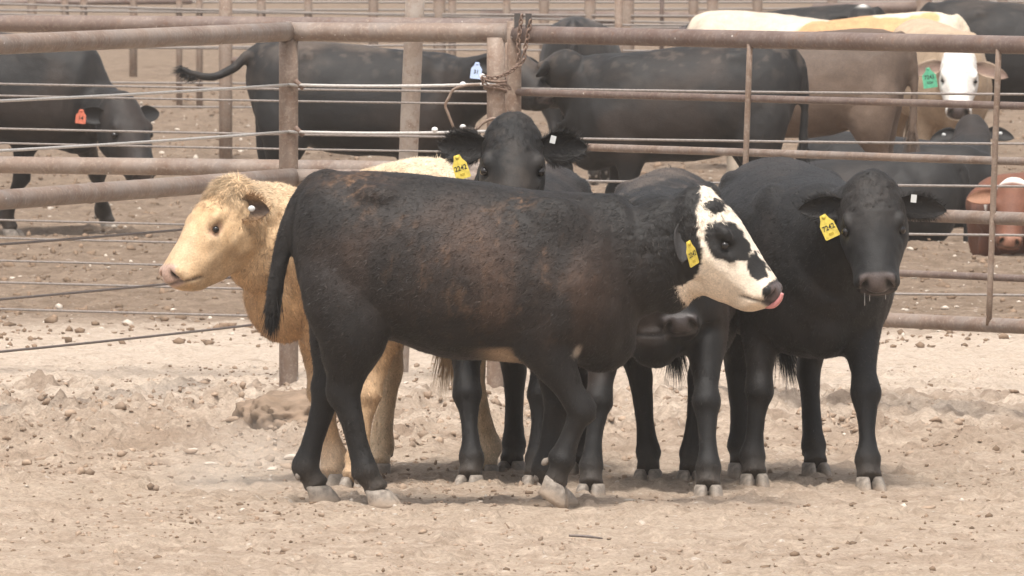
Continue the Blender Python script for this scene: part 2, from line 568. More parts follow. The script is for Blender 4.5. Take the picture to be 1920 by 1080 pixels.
def ear_geo(length, width, cup=0.55, nl=12, nw=9):
    """ear in its own frame: x out along the ear, y across, z = concave side"""
    T = np.linspace(0, 1, nl); Vv = np.linspace(-1, 1, nw)
    top, bot = [], []
    for t_ in T:
        wd = width * max(0.05, math.sin(math.pi * min(1, 0.16 + 0.84 * t_ ** 0.92)) ** 0.62)
        wd *= 1.0 if t_ > 0.25 else 0.62 + 0.38 * t_ / 0.25
        for q in Vv:
            y = wd * q * (1 - 0.18 * q * q)
            z = cup * wd * (q * q - 0.6) * (1 - 0.5 * t_) - 0.02 * t_ * t_
            top.append((length * t_, y, z))
            bot.append((length * t_ + 0.002, y * 1.03, z - 0.012 * (1 - 0.75 * abs(q)) * (1 - 0.6 * t_) - 0.003))
    v = np.array(top + bot)
    n = nl * nw
    f = []
    for i in range(nl - 1):
        for j in range(nw - 1):
            a = i * nw + j
            f.append((a, a + nw, a + nw + 1, a + 1))
            f.append((n + a, n + a + 1, n + a + nw + 1, n + a + nw))
    for i in range(nl - 1):
        a = i * nw
        f.append((a, n + a, n + a + nw, a + nw))
        a = i * nw + nw - 1
        f.append((a, a + nw, n + a + nw, n + a))
    for j in range(nw - 1):
        f.append((j, j + 1, n + j + 1, n + j))
        a = (nl - 1) * nw + j
        f.append((a, n + a, n + a + 1, a + 1))
    return v, f, n

def text_tris(txt, size):
    cu = bpy.data.curves.new('t', 'FONT'); cu.body = txt; cu.size = size; cu.align_x = 'CENTER'; cu.align_y = 'CENTER'
    cu.offset = size * 0.018
    o = bpy.data.objects.new('t', cu); COL.objects.link(o)
    dg = bpy.context.evaluated_depsgraph_get()
    me = bpy.data.meshes.new_from_object(o.evaluated_get(dg))
    v = np.array([tuple(q.co) for q in me.vertices]).reshape(-1, 3)
    f = [tuple(p.vertices) for p in me.polygons]
    bpy.data.objects.remove(o); bpy.data.meshes.remove(me)
    return v, f

def tag_mesh(name, mat, lines, w=.054, h=.078):
    """plastic ear tag hanging down from its stud at the origin; faces +z, up = +y"""
    out = [(-.011, .012), (.011, .012), (.016, -.006), (w * .5, -h * .30), (w * .52, -h + .004), (w * .47, -h), (-w * .47, -h), (-w * .52, -h + .004), (-w * .5, -h * .30), (-.016, -.006)]
    k = len(out); th = .0016
    v = [(x, y, th) for x, y in out] + [(x, y, -th) for x, y in out]
    f = [tuple(range(k)), tuple(range(2 * k - 1, k - 1, -1))] + [(i, i + k, (i + 1) % k + k, (i + 1) % k) for i in range(k)]
    mi = [0] * len(f)
    sv, sf = ellipsoid((0, .003, th), (.008, .008, .005), None, 10, 6)
    n = len(v); v += [tuple(q) for q in sv]; f += [tuple(q + n for q in ff) for ff in sf]; mi += [0] * len(sf)
    for txt, size, y, slot in lines:
        tv, tf = text_tris(txt, size)
        n = len(v); v += [(q[0] * 0.92, q[1] + y, th + .0012) for q in tv]; f += [tuple(q + n for q in ff) for ff in tf]; mi += [slot] * len(tf)
    me = mesh_np(name, np.array(v), f, False)
    me.materials.append(mat); me.materials.append(M['ink']); me.materials.append(M['ink_faint'])
    me.polygons.foreach_set('material_index', np.array(mi, np.int32))
    return me

def basis(x, y, z):
    return Matrix(((x[0], y[0], z[0], 0), (x[1], y[1], z[1], 0), (x[2], y[2], z[2], 0), (0, 0, 0, 1)))

class Beast:
    """one animal: local +X is forward, +Y its left, Z up"""
    def __init__(s, name, label, loc, yaw, scale=1.0, group=None, cat='cow'):
        s.S = scale; s.yaw = R(yaw)
        x, y = float(loc[0]), float(loc[1])
        z = loc[2] if len(loc) > 2 and loc[2] else gz(x, y) - .016
        s.o = np.array([x, y, z])
        s.root = empty(name, s.o, s.yaw)
        s.root.scale = (scale,) * 3
        tag(s.root, label, cat, group)
        c, n = math.cos(s.yaw), math.sin(s.yaw)
        s.Rm = np.array([[c, n, 0], [-n, c, 0], [0, 0, 1]])
    def loc(s, p):
        return (s.Rm @ (np.asarray(p, float) - s.o)) / s.S
    def dirl(s, d):
        return s.Rm @ np.asarray(d, float)
    def build(s, poll, nose, roll=0.0, HL=0.43, feet=None, lift=None, tail=None, color=None, voxel=.009, iters=7,
              hair=0, hair_len=.022, body=None, wide=1.0, neck_mid=None, neck_w=1.0, neck_up=1.0, lying=False, ears=None, ear_size=(.175, .058), ear_hair=0,
              poll_hair=0, belly=0.0, headless=False, jaw=1.0, hair_w=.0014, head_w=1.0, tail_r=1.0, tuft=1.0, up_hint=(0, 0, 1), eu=.17, ew=-.20, blobs=None, relax=22, nose_col=(.085, .066, .060), eye=1.0, lid=(0, 0, 0), lid_k=.6):
        root = s.root
        poll = np.asarray(poll, float)
        n = unit(nose)
        up = np.asarray(up_hint, float)
        if abs(np.dot(up, n)) > .93: up = np.array([1.0, 0, .3])
        l = unit(np.cross(up, n)); d = np.cross(n, l)
        if d[2] < 0 and abs(n[2]) < .9: pass
        if roll:
            cr, sr = math.cos(R(roll)), math.sin(R(roll))
            l, d = l * cr + d * sr, d * cr - l * sr
        s.n, s.l, s.d, s.poll, s.HL = n, l, d, poll, HL
        sp = Soup()
        dz = -.62 if lying else 0.0
        bt = np.array(body if body is not None else BODY, float)
        rows = np.stack([bt[:, 0], 0 * bt[:, 0], (bt[:, 1] * .46 + bt[:, 2] * .54) + dz, bt[:, 3] * wide, bt[:, 1] * .54 - bt[:, 2] * .54, bt[:, 1] * .46 - bt[:, 2] * .46 + belly], -1)
        if lying:
            rows[:, 3] *= 1.18
        sp.add(*ring_loft(rows, 30, 3, fixed_t=(1, 0, 0), egg=.10, cap=.5, power=.93))
        # neck
        hc = poll + n * HL * .17 - d * HL * .27
        p0 = np.array([.12, 0, .88 + dz]); p1 = np.array([.37, 0, .84 + dz])
        pm = (p1 * .48 + hc * .52) + np.array([0, 0, .0]) if neck_mid is None else np.asarray(neck_mid, float)
        NR = [(*p0, .17, .23, .30), (*p1, .165 * neck_w, .235 * min(neck_up, 1.1), .30), (*(p1 * .5 + pm * .5 + np.array([0, 0, .0])), .145 * neck_w, .205 * neck_up, .225), (*pm, .122 * neck_w, .165 * neck_up, .185), (*(pm * .45 + hc * .55), .105 * neck_w, .138 * neck_up, .15), (*hc, .098, .125, .125)]
        sp.add(*ring_loft(NR, 24, 4))
        # brisket
        sp.add(*ellipsoid((.43, 0, .585 + dz), (.13, .10, .115)))
        # shoulder blades, hips, pin bones, ribs
        for q in (-1, 1):
            sp.add(*ellipsoid((.26, .130 * q * wide, .86 + dz), (.20, .088, .25)))
            sp.add(*ellipsoid((-.34, .150 * q * wide, np.interp(-.34, bt[:, 0], bt[:, 1]) - .09 + dz), (.10, .05, .05)))
            sp.add(*ellipsoid((-.575, .075 * q * wide, np.interp(-.575, bt[:, 0], bt[:, 1]) - .09 + dz), (.06, .045, .06)))
        # head
        H = np.array(HEAD)
        hrows = []
        for u, t_, dep, hw in H:
            if u < .5: dep = dep * (1 + (jaw - 1) * (1 - abs(u - .2) / .3) if abs(u - .2) < .3 else 1)
            c = poll + n * u * HL + d * (t_ - dep / 2) * HL
            hrows.append((*c, hw * HL * head_w, dep / 2 * HL, dep / 2 * HL))
        hrows = catmull(hrows, 4)
        rings = []
        th = np.linspace(0, 2 * math.pi, 26, endpoint=False)
        cs = np.sign(np.cos(th)) * np.abs(np.cos(th)) ** .86; sn = np.sign(np.sin(th)) * np.abs(np.sin(th)) ** .86
        for r_ in hrows:
            uu = np.dot(r_[:3] - poll, n) / HL
            nar = sstep(.35, .62, np.array(uu))      # lower jaw narrower than the brow
            wprof = r_[3] * (1 - (.12 + .34 * nar * (1 - sstep(.84, .95, np.array(uu)))) * np.maximum(-sn, 0) - .10 * np.maximum(sn, 0))
            rings.append(r_[:3] + np.outer(cs * wprof, l) + np.outer(sn * r_[4], d))
        sp.add(*loft(rings, .5))
        hp = lambda u, v_, w_: poll + (n * u + l * v_ + d * w_) * HL
        ax = np.array([n, l, d])
        for q in (-1, 1):
            sp.add(*ellipsoid(hp(.385, .212 * q, -.095), np.array([.095, .055, .065]) * HL, ax))      # brow
            sp.add(*ellipsoid(hp(.53, .205 * q, -.175), np.array([.09, .035, .05]) * HL, ax))        # cheek bone
            sp.add(*ellipsoid(hp(.36, .150 * q, -.40), np.array([.19, .10, .18]) * HL, ax))          # jaw muscle
            sp.add(*ellipsoid(hp(.925, .095 * q, -.115), np.array([.075, .078, .075]) * HL, ax))     # nostril flare
            sp.add(*ellipsoid(hp(.88, .105 * q, -.20), np.array([.09, .065, .07]) * HL, ax))        # lip
            sp.add(*ellipsoid(hp(eu, .175 * q, ew), np.array([.10, .08, .09]) * HL, ax))        # ear base
        sp.add(*ellipsoid(hp(.02, 0, -.20), np.array([.15, .20, .19]) * HL, ax))                    # poll
        sp.add(*ellipsoid(hp(.90, 0, -.275), np.array([.075, .085, .065]) * HL, ax))                # chin
        for bc, br_ in (blobs or []):
            sp.add(*ellipsoid(bc, br_))
        # legs
        feet = feet or {}
        cors = {}
        if not lying:
            for key, sd in (('fl', 1), ('fr', -1)):
                F = feet.get(key, (.25, .13 * sd, 0))
                (v, f), cor = front_leg(sd, F, 0, (lift or {}).get(key))
                sp.add(v, f); cors[key] = (cor, F)
            for key, sd in (('hl', 1), ('hr', -1)):
                F = feet.get(key, (-.46, .13 * sd, 0))
                (v, f), cor = hind_leg(sd, F)
                sp.add(v, f); cors[key] = (cor, F)
        else:
            for q in (-1, 1):
                sp.add(*ring_loft([(.32, .18 * q, .28, .09, .12, .12), (.42, .22 * q, .14, .07, .08, .08), (.52, .22 * q, .06, .05, .05, .05), (.30, .24 * q, .045, .04, .04, .04)], 14, 3))
                sp.add(*ring_loft([(-.42, .20 * q, .32, .10, .2, .2), (-.22, .30 * q, .20, .08, .14, .14), (-.15, .33 * q, .08, .05, .06, .06), (-.40, .34 * q, .05, .04, .04, .04)], 14, 3))
        # tail (solid part)
        if tail is None and body is not None:
            tz = bt[3, 1] - 1.178
            tail = [(-.58, 0, 1.12 + tz), (-.665, 0, 1.07 + tz), (-.70, 0, .95 + tz), (-.70, .0, .75), (-.69, .01, .55)]
        elif tail is None:
            tail = [(-.60, 0, 1.14), (-.665, 0, 1.10), (-.70, 0, .95), (-.70, .0, .75), (-.69, .01, .55)]
        tp = catmull(np.array(tail, float) + (0, 0, dz), 6)
        trad = np.interp(np.linspace(0, 1, len(tp)), [0, .12, .3, .8, 1], [.05, .038, .030, .024, .022]) * tail_r
        sp.add(*tube(tp, trad, 10))
        me = remesh(np.vstack(sp.v), sp.f, voxel, iters)
        # ---- sculpt details and colour
        nv = len(me.vertices)
        v = np.empty(nv * 3, np.float32); me.vertices.foreach_get('co', v); v = v.reshape(-1, 3).astype(float)
        nr = np.empty(nv * 3, np.float32); me.vertices.foreach_get('normal', nr); nr = nr.reshape(-1, 3).astype(float)
        q = (v - poll) / HL
        ne = len(me.edges)
        ed = np.empty(ne * 2, np.int32); me.edges.foreach_get('vertices', ed); ed = ed.reshape(-1, 2)
        deg = np.bincount(ed.ravel(), minlength=nv).astype(float)[:, None]
        wgt = sstep(.30, .58, v[:, 2] + (.5 if lying else 0)) * (1 - sstep(-.30, -.05, q @ n) * (np.abs(q @ l) < .45) * ((q @ d) > -.95) * ((q @ n) < 1.2))
        dtl = np.min(((v[:, None, :] - tp[None, 9::3, :]) ** 2).sum(2), axis=1) ** .5
        wgt = np.maximum(wgt * .6, .13 * ((q @ n) > -.1) * ((q @ n) < .86) * (np.abs(q @ l) < .45) * ((q @ d) > -.8))
        wgt = (wgt * sstep(.03, .10, dtl))[:, None]
        for _ in range(relax):
            acc = np.empty_like(v)
            for k in range(3):
                acc[:, k] = np.bincount(ed[:, 0], v[ed[:, 1], k], nv) + np.bincount(ed[:, 1], v[ed[:, 0], k], nv)
            v += (acc / deg - v) * wgt
        me.vertices.foreach_set('co', v.astype(np.float32).ravel()); me.update()
        me.vertices.foreach_get('normal', (_n := np.empty(nv * 3, np.float32))); nr = _n.reshape(-1, 3).astype(float)
        q = (v - poll) / HL
        u_, v_, w_ = q @ n, q @ l, q @ d
        head = (u_ > -.1) & (u_ < 1.15) & (np.abs(v_) < .4) & (w_ > -.72) & (w_ < .2)
        off = np.zeros(nv)
        tone = np.zeros((nv, 2))
        for q_ in (-1, 1):
            # nostril: a comma-shaped hollow
            dist = np.sqrt(((u_ - .985) / .08) ** 2 + ((np.abs(v_) - .098 + .35 * (w_ + .11)) / .030) ** 2 + ((w_ + .112) / .052) ** 2) + 9 * (v_ * q_ < 0)
            k = np.exp(-dist ** 2 * .9) * head
            v -= np.outer(k * .026, n)
            tone[:, 0] = np.maximum(tone[:, 0], sstep(1.15, .55, dist) * head)
            # eye socket
            de = np.sqrt(((u_ - .455) / .07) ** 2 + ((w_ + .14) / .048) ** 2) + 10 * (q_ * v_ < .1)
            off -= .013 * np.exp(-de ** 2) * head
            tone[:, 1] = np.maximum(tone[:, 1], sstep(1.25, .8, de) * head)
        # mouth groove
        mo = np.exp(-((w_ + .20 + (.97 - u_) * .75) / .016) ** 2) * sstep(.80, .86, u_) * head
        off -= .006 * mo
        # skin wrinkles and muscle unevenness
        off += (fbm(v * 9, 3, 3) - .5) * .012 + (fbm(v * 38, 2, 8) - .5) * .003
        off += (fbm(v * np.array([46, 46, 60]), 3, 12) - .5) * .009 * head * sstep(.52, .30, u_) * (voxel < .012)
        nk = np.exp(-((v[:, 0] - .48) / .12) ** 2) * (v[:, 2] > .5)
        off += nk * .0014 * np.sin(v[:, 0] * 95 + 9 * fbm(v * 5, 2, 77))
        v = v + nr * off[:, None]
        me.vertices.foreach_set('co', v.astype(np.float32).ravel()); me.update()
        nzl = fbm(v * 5, 4, 21); nzs = fbm(v * 22, 3, 22)
        ctx = dict(v=v, n=nr, u=u_, vv=v_, w=w_, head=head, nz=nzl, ns=nzs)
        rgba = np.ones((nv, 4)); rgba[:, :3] = color(ctx)
        pad = sstep(.885, .93, u_ + .03 * (nzs - .5)) * sstep(-.225, -.19, w_) * (np.abs(v_) < .145) * head
        rgba[:, :3] = rgba[:, :3] * (1 - pad[:, None]) + np.array(nose_col) * pad[:, None]
        rgba[:, 3] = 1 - pad
        for k, cdark in ((tone[:, 0], .006), (mo * .8, .012)):
            rgba[:, :3] = rgba[:, :3] * (1 - k[:, None]) + cdark * k[:, None]
        rgba[:, :3] = rgba[:, :3] * (1 - lid_k * tone[:, 1])[:, None] + np.array(lid) * (lid_k * tone[:, 1])[:, None]
        # dusty lower legs
        if not lying:
            dl = sstep(.18, .03, v[:, 2]) * .20 * (0.4 + 1.2 * nzl)
            rgba[:, :3] = rgba[:, :3] * (1 - dl[:, None]) + np.array((.24, .185, .14)) * dl[:, None]
        set_coat(me, np.clip(rgba, 0, 1))
        me.name = 'body'
        s.body = obj('body', me, M['coat'], root)
        # ---- hooves
        for key, (cor, F) in cors.items():
            lf = (lift or {}).get(key)
            ha = R(0 if lf is None else 34)
            hl_ = (cor[0] + .006, cor[1], max(0, cor[2] - .055)) if lf is None else (cor[0] - .052 * math.sin(ha) + .004, cor[1], cor[2] - .052 * math.cos(ha))
            h = obj('hoof', HOOF, None, root, hl_)
            h.scale = (.92, .92, .95)
            h.rotation_euler = (0, ha, R({'fl': 6, 'fr': -6, 'hl': 5, 'hr': -5}[key]))
        # ---- eyes
        if eye:
            for q_ in (-1, 1):
                e = obj('eye', EYE, None, root, hp(.455, .224 * q_, -.14))
                e.scale = (HL / .43 * eye,) * 3
        # ---- ears
        s.ears = []
        ears = ears or {}
        for key, q_ in (('l', 1), ('r', -1)):
            es = ears.get(key, {})
            out, back, dor = es.get('dir', (1.0, -.12, -.12))
            e = unit(l * q_ * out + n * (-back) + d * dor)
            fz = np.asarray(d + n * .25 if 'face' not in es else l * q_ * es['face'][0] + n * es['face'][1] + d * es['face'][2])
            fz = unit(fz - e * np.dot(fz, e))
            ey = np.cross(fz, e)
            el_, ew_ = es.get('size', ear_size)
            ev, ef, nf = ear_geo(el_, ew_)
            em = mesh_np('ear', ev, ef)
            inn = np.zeros(len(ev)); inn[:nf] = 1
            edge = np.minimum(1, np.abs(ev[:, 1]) / np.maximum(ew_ * .75, 1e-3))
            base_c = np.asarray(es.get('col', (.016, .014, .013))); in_c = np.asarray(es.get('inner', base_c * .8 + .004))
            ec = np.ones((len(ev), 4))
            kk = inn * (1 - edge ** 3)
            ec[:, :3] = base_c * (1 - kk[:, None]) + in_c * kk[:, None]
            set_coat(em, ec)
            eo = obj('ear', em, M['coat'], root)
            mt = basis(e, ey, fz)
            mt.translation = Vector(hp(eu, .20 * q_, ew))
            eo.matrix_basis = mt
            s.ears.append(eo); setattr(s, 'ear_' + key, eo)
            if ear_hair:
                enr = np.empty(len(ev) * 3, np.float32); em.vertices.foreach_get('normal', enr); enr = enr.reshape(-1, 3).astype(float)
                em.calc_loop_triangles()
                tri = np.array([tuple(x.vertices) for x in em.loop_triangles])
                mk = .35 + 1.6 * (np.abs(ev[:, 1]) > ew_ * .55)
                hm = hair_mesh('ear_fringe', ev, enr, tri, ec, ear_hair, .028, .0009,
                               lambda p, nn: np.stack([np.full(len(p), .55), np.sign(p[:, 1]) * .7, np.full(len(p), .1)], -1), .5, mk, .35)
                obj('ear_fringe', hm, M['hair'], eo)
        # ---- coat of hair
        if hair:
            me.calc_loop_triangles()
            tri = np.empty(len(me.loop_triangles) * 3, np.int32); me.loop_triangles.foreach_get('vertices', tri); tri = tri.reshape(-1, 3)
            mask = rgba[:, 3] * (1 - tone[:, 1]) * np.where(v[:, 2] < .08, .2, 1.0)
            if poll_hair: mask = mask * (1 + poll_hair * np.exp(-((u_ - .02) / .14) ** 2) * (np.abs(v_) < .2) * (w_ > -.25))
            def flow(p, nn):
                o = np.tile(np.array([-.75, 0, -.55]), (len(p), 1))
                qq = (p - poll) / HL
                hd = ((qq @ n) > -.05) & ((qq @ n) < 1.1) & (np.abs(qq @ l) < .35) & ((qq @ d) > -.7)
                o[hd] = n * .25 - np.array([0, 0, .6]) + l * .0
                lg = (p[:, 2] < .5)
                o[lg] = (-.2, 0, -1)
                return o
            def hl(p):
                r_ = np.full(len(p), hair_len)
                qq = (p - poll) / HL
                uu = qq @ n
                face = (uu > .3) & (uu < 1.1) & (np.abs(qq @ l) < .35) & ((qq @ d) > -.6)
                r_[face] *= .38
                if poll_hair: r_ *= 1 + .7 * np.exp(-((uu - .02) / .12) ** 2) * (np.abs(qq @ l) < .22) * ((qq @ d) > -.25)
                r_[p[:, 2] < .45] *= .7
                return r_
            hm = hair_mesh('coat_hair', v, nr, tri, rgba, hair, hl, hair_w, flow, .22, mask)
            s.hair = obj('coat_hair', hm, M['hair'], root)
            s.hair['kind'] = 'stuff'
        # ---- tail switch
        te = tp[-1]; td = unit(tp[-1] - tp[-3])
        if tuft > 0:
            kN = 900 if voxel < .012 else 320
            V = np.empty((kN, 3, 3)); start = te - td * .10 * RNG.random((kN, 1)) + RNG.normal(0, .009, (kN, 3))
            dd = td * .6 + np.array([0, 0, -.5]) + RNG.normal(0, .16, (kN, 3))
            dd /= np.linalg.norm(dd, axis=1, keepdims=True)
            ln = (.10 + .13 * RNG.random((kN, 1))) * tuft
            sd = np.cross(dd, RNG.normal(0, 1, (kN, 3))); sd /= np.linalg.norm(sd, axis=1, keepdims=True)
            V[:, 0] = start + sd * .0022; V[:, 1] = start - sd * .0022; V[:, 2] = start + dd * ln
            hm = mesh_tri('tail_switch', V.reshape(-1, 3), np.arange(kN * 3).reshape(-1, 3))
            kd = np.argmin(((v - te) ** 2).sum(1))
            set_coat(hm, np.repeat(np.tile(rgba[kd], (kN, 1)) * np.array([1, 1, 1, 1]), 3, axis=0))
            obj('tail_switch', hm, M['hair'], root)
        return s
    def hp(s, u, v, w):
        return s.poll + (s.n * u + s.l * v + s.d * w) * s.HL
    def ear_tag(s, ear, mesh, name='ear_tag', along=.45, across=0.0, up=(0, 0, 1), facing=None, out=.015):
        """hang a tag from an ear; up and facing are given in world directions"""
        m = ear.matrix_basis.copy()
        P = np.array(m @ Vector((along * .175, across, out)))
        z = unit(s.dirl(facing if facing is not None else (0, -1, 0)))
        u = s.dirl(up); u = unit(u - z * np.dot(u, z))
        x = np.cross(u, z)
        o = obj(name, mesh, None, ear)
        mt = basis(x, u, z); mt.translation = Vector(P + z * out)
        o.matrix_basis = m.inverted() @ mt
        return o

def lin(r, g, b):
    f = lambda c: ((c / 255 + .055) / 1.055) ** 2.4 if c / 255 > .04045 else c / 255 / 12.92
    return np.array([f(r), f(g), f(b)])

def black_coat(dust=.10, brown=.15, base=(.0062, .0057, .0055)):
    base = np.array(base)
    def fn(c):
        v, nz, ns = c['v'], c['nz'], c['ns']
        col = np.tile(base, (len(v), 1)) * (.7 + .6 * nz)[:, None]
        kb = sstep(.50, .72, fbm(v * 3.1, 3, 71)) * brown
        col = col * (1 - kb[:, None]) + np.array((.060, .036, .024)) * kb[:, None]
        kd = sstep(.48, .75, fbm(v * np.array([3.5, 3.5, 5]) + 9, 4, 72)) * dust * sstep(.75, 1.1, v[:, 2])
        kd = kd + dust * .6 * sstep(.60, .66, ns) * sstep(.9, 1.15, v[:, 2])
        kd = np.clip(kd, 0, 1)
        return col * (1 - kd[:, None]) + np.array((.20, .15, .115)) * kd[:, None]
    return fn

TAN = np.array((.43, .26, .132)); CREAM = np.array((.55, .40, .248))

# ---- 1: baldy steer in profile -------------------------------------------------
main_c = W(900, 640, 45.1)
b1 = Beast('beef_steer', 'walking black steer with a patched white face, licking its nose, nearest the camera', (main_c[0], main_c[1]), -5)
def mp(px, py): return 900 + 0, 0
PX = lambda px: (px - 900) / 528.0
PZ = lambda py: (958 - py) / 528.0
def main_color(c):
    v, u, w, nz, ns = c['v'], c['u'], c['w'], c['nz'], c['ns']
    X = 900 + 528 * v[:, 0]; Y = 958 - 528 * v[:, 2]
    col = np.tile(np.array((.0076, .0066, .0060)), (len(v), 1)) * (.7 + .6 * nz)[:, None]
    # sun-bleached rusty brown on ribs, loin and shoulder
    br = np.exp(-(((X - 790) / 170) ** 2 + ((Y - 440) / 70) ** 2)) * 1.0 + np.exp(-(((X - 1030) / 110) ** 2 + ((Y - 540) / 90) ** 2)) * .85 + np.exp(-(((X - 660) / 80) ** 2 + ((Y - 355) / 26) ** 2)) * 1.0 + .30 * np.exp(-(((X - 860) / 220) ** 2 + ((Y - 560) / 120) ** 2))
    kb = np.clip(br * (0.20 + 1.25 * sstep(.38, .66, fbm(v * np.array([4.0, 4, 2.6]) + 3, 4, 81))), 0, 1) * .62
    col = col * (1 - kb[:, None]) + np.array((.075, .041, .026)) * kb[:, None]
    # caked dust flecks in short streaks
    st = fbm(v * np.array([48, 48, 17]) + 5, 4, 82, .65)
    kd = sstep(.50, .80, st) * np.clip(br, 0, 1) * .5 * sstep(.40, .7, fbm(v * 7 + 2, 4, 83, .6))
    kd = kd + .6 * sstep(.5, .7, st) * np.exp(-(((X - 985) / 20) ** 2 + ((Y - 385) / 14) ** 2))
    kd = kd + .5 * sstep(.46, .75, fbm(v * np.array([46, 46, 16]), 4, 84, .65)) * np.exp(-(((X - 665) / 60) ** 2 + ((Y - 348) / 18) ** 2))
    kd = np.clip(kd, 0, .8)
    col = col * (1 - kd[:, None]) + np.array((.24, .128, .066)) * kd[:, None]
    # pale groin and under-chest
    un = sstep(-.55, -.9, c['n'][:, 2]) * (v[:, 2] > .45) * (v[:, 2] < .66)
    kg = un * (np.exp(-(((X - 735) / 25) ** 2)) * .8 + np.exp(-(((X - 950) / 35) ** 2)) * .9)
    kg = np.clip(kg, 0, 1) * sstep(652, 664, Y)
    col = col * (1 - kg[:, None]) + np.array((.42, .30, .20)) * kg[:, None]
    sp_ = np.exp(-((((X - 1090 + .4 * (Y - 664)) / 7) ** 2 + ((Y - 664) / 12) ** 2)) ** 2) * (.5 + .5 * ns)
    col = col * (1 - sp_[:, None]) + np.array((.42, .35, .28)) * sp_[:, None]
    # white face with dark patches
    wig = (fbm(v * 16 + 4, 3, 85) - .5)
    wig2 = (fbm(v * 34 + 4, 3, 86) - .5)
    wig3 = (fbm(v * 80 + 4, 2, 89) - .5)
    Xw = X + 24 * wig + 9 * wig2 + 8 * wig3; Yw = Y + 26 * (fbm(v * 16 + 40, 3, 87) - .5) + 9 * (fbm(v * 34 + 9, 3, 88) - .5) + 7 * wig3
    # front of a line running poll -> jaw angle
    edge = np.interp(Yw, [330, 352, 400, 470, 525, 545, 570, 590], [1328, 1316, 1314, 1320, 1308, 1268, 1276, 1300])
    white = sstep(-3, 3, Xw - edge)
    def ell(cx, cy, rx, ry, rot=0):
        cr, sr = math.cos(R(rot)), math.sin(R(rot))
        a = (Xw - cx) * cr + (Yw - cy) * sr; b = -(Xw - cx) * sr + (Yw - cy) * cr
        return np.sqrt((a / rx) ** 2 + (b / ry) ** 2)
    side = c['vv']          # negative = right side, the one in view
    spots = np.minimum.reduce([ell(1364, 458, 35, 42, -18), ell(1390, 474, 20, 22, 40), ell(1346, 391, 19, 13, 10), ell(1424, 503, 17, 27, -38), ell(1452, 556, 18, 20, 0)])
    dark = sstep(1.06, .94, spots)
    wc = np.array((.72, .62, .50)) * (.92 + .16 * nz)[:, None]
    dirty = sstep(480, 590, Y) * .45
    wc = wc * (1 - dirty[:, None]) + np.array((.56, .41, .28)) * dirty[:, None]
    k = white * (1 - dark)
    return col * (1 - k[:, None]) + wc * k[:, None]
poll = np.array([PX(1336), -.03, PZ(360)])
nose_v = np.array([PX(1472) - PX(1336), -.055, PZ(536) - PZ(360)])
body1 = [(PX(x), PZ(tp_), PZ(bt_), w_) for x, tp_, bt_, w_ in (
    (553, 395, 505, .08), (566, 362, 560, .15), (600, 336, 612, .205), (660, 330, 640, .245), (740, 332, 650, .268), (830, 340, 682, .287),
    (920, 351, 686, .287), (1000, 363, 692, .265), (1080, 369, 695, .235), (1140, 376, 690, .195), (1185, 420, 655, .13))]
b1.build(poll, nose_v, HL=.452, body=body1, color=main_color, voxel=.0068, iters=8, hair=90000, hair_len=.020,
         feet={'hr': (PX(715), -.14, 0), 'hl': (PX(588), .12, 0), 'fl': (PX(1040), .06, 0), 'fr': (PX(1030), -.13, .03)},
         lift={'fr': ((PX(1094), -.13, PZ(776)), (PX(1062), -.13, PZ(868)), (PX(1046), -.13, PZ(908)))},
         neck_mid=(PX(1222), -.01, PZ(492)), neck_w=1.02, neck_up=1.26, eye=.86, jaw=1.0, eu=.10, ew=-.27,
         blobs=[((PX(1305), -.02, PZ(520)), (.085, .075, .085)), ((PX(1255), -.01, PZ(540)), (.10, .085, .11))],
         tail=[(PX(655), 0, PZ(372)), (PX(612), -.01, PZ(348)), (PX(570), -.015, PZ(372)), (PX(540), -.03, PZ(440)), (PX(522), -.04, PZ(520)), (PX(511), -.045, PZ(600))], tail_r=1.25, tuft=.5,
         ears={'r': dict(dir=(.50, -.80, -.55), face=(1, .2, .3), size=(.16, .046), col=(.03, .027, .026)), 'l': dict(dir=(.8, .45, -.30))},
         nose_col=(.10, .075, .07))
T2242 = tag_mesh('ear_tag', M['tag_yellow'], [('2242', .025, -.038, 1), ('820', .013, -.063, 2)])
b1.ear_tag(b1.ear_r, T2242, along=.62, across=.0, up=(-.5, 0, .87), facing=(.80, -.6, .1), out=.02)
# tongue curling up over the nose
tg = [b1.hp(.90, 0, -.23), b1.hp(.985, -.015, -.225), b1.hp(1.035, -.03, -.165), b1.hp(1.035, -.045, -.095), b1.hp(1.01, -.055, -.045)]
obj('tongue', mesh_np('tongue', *tube(catmull(tg, 5), np.interp(np.linspace(0, 1, 21), [0, .5, 1], [.012, .0105, .006]), 10)), M['tongue'], b1.root)

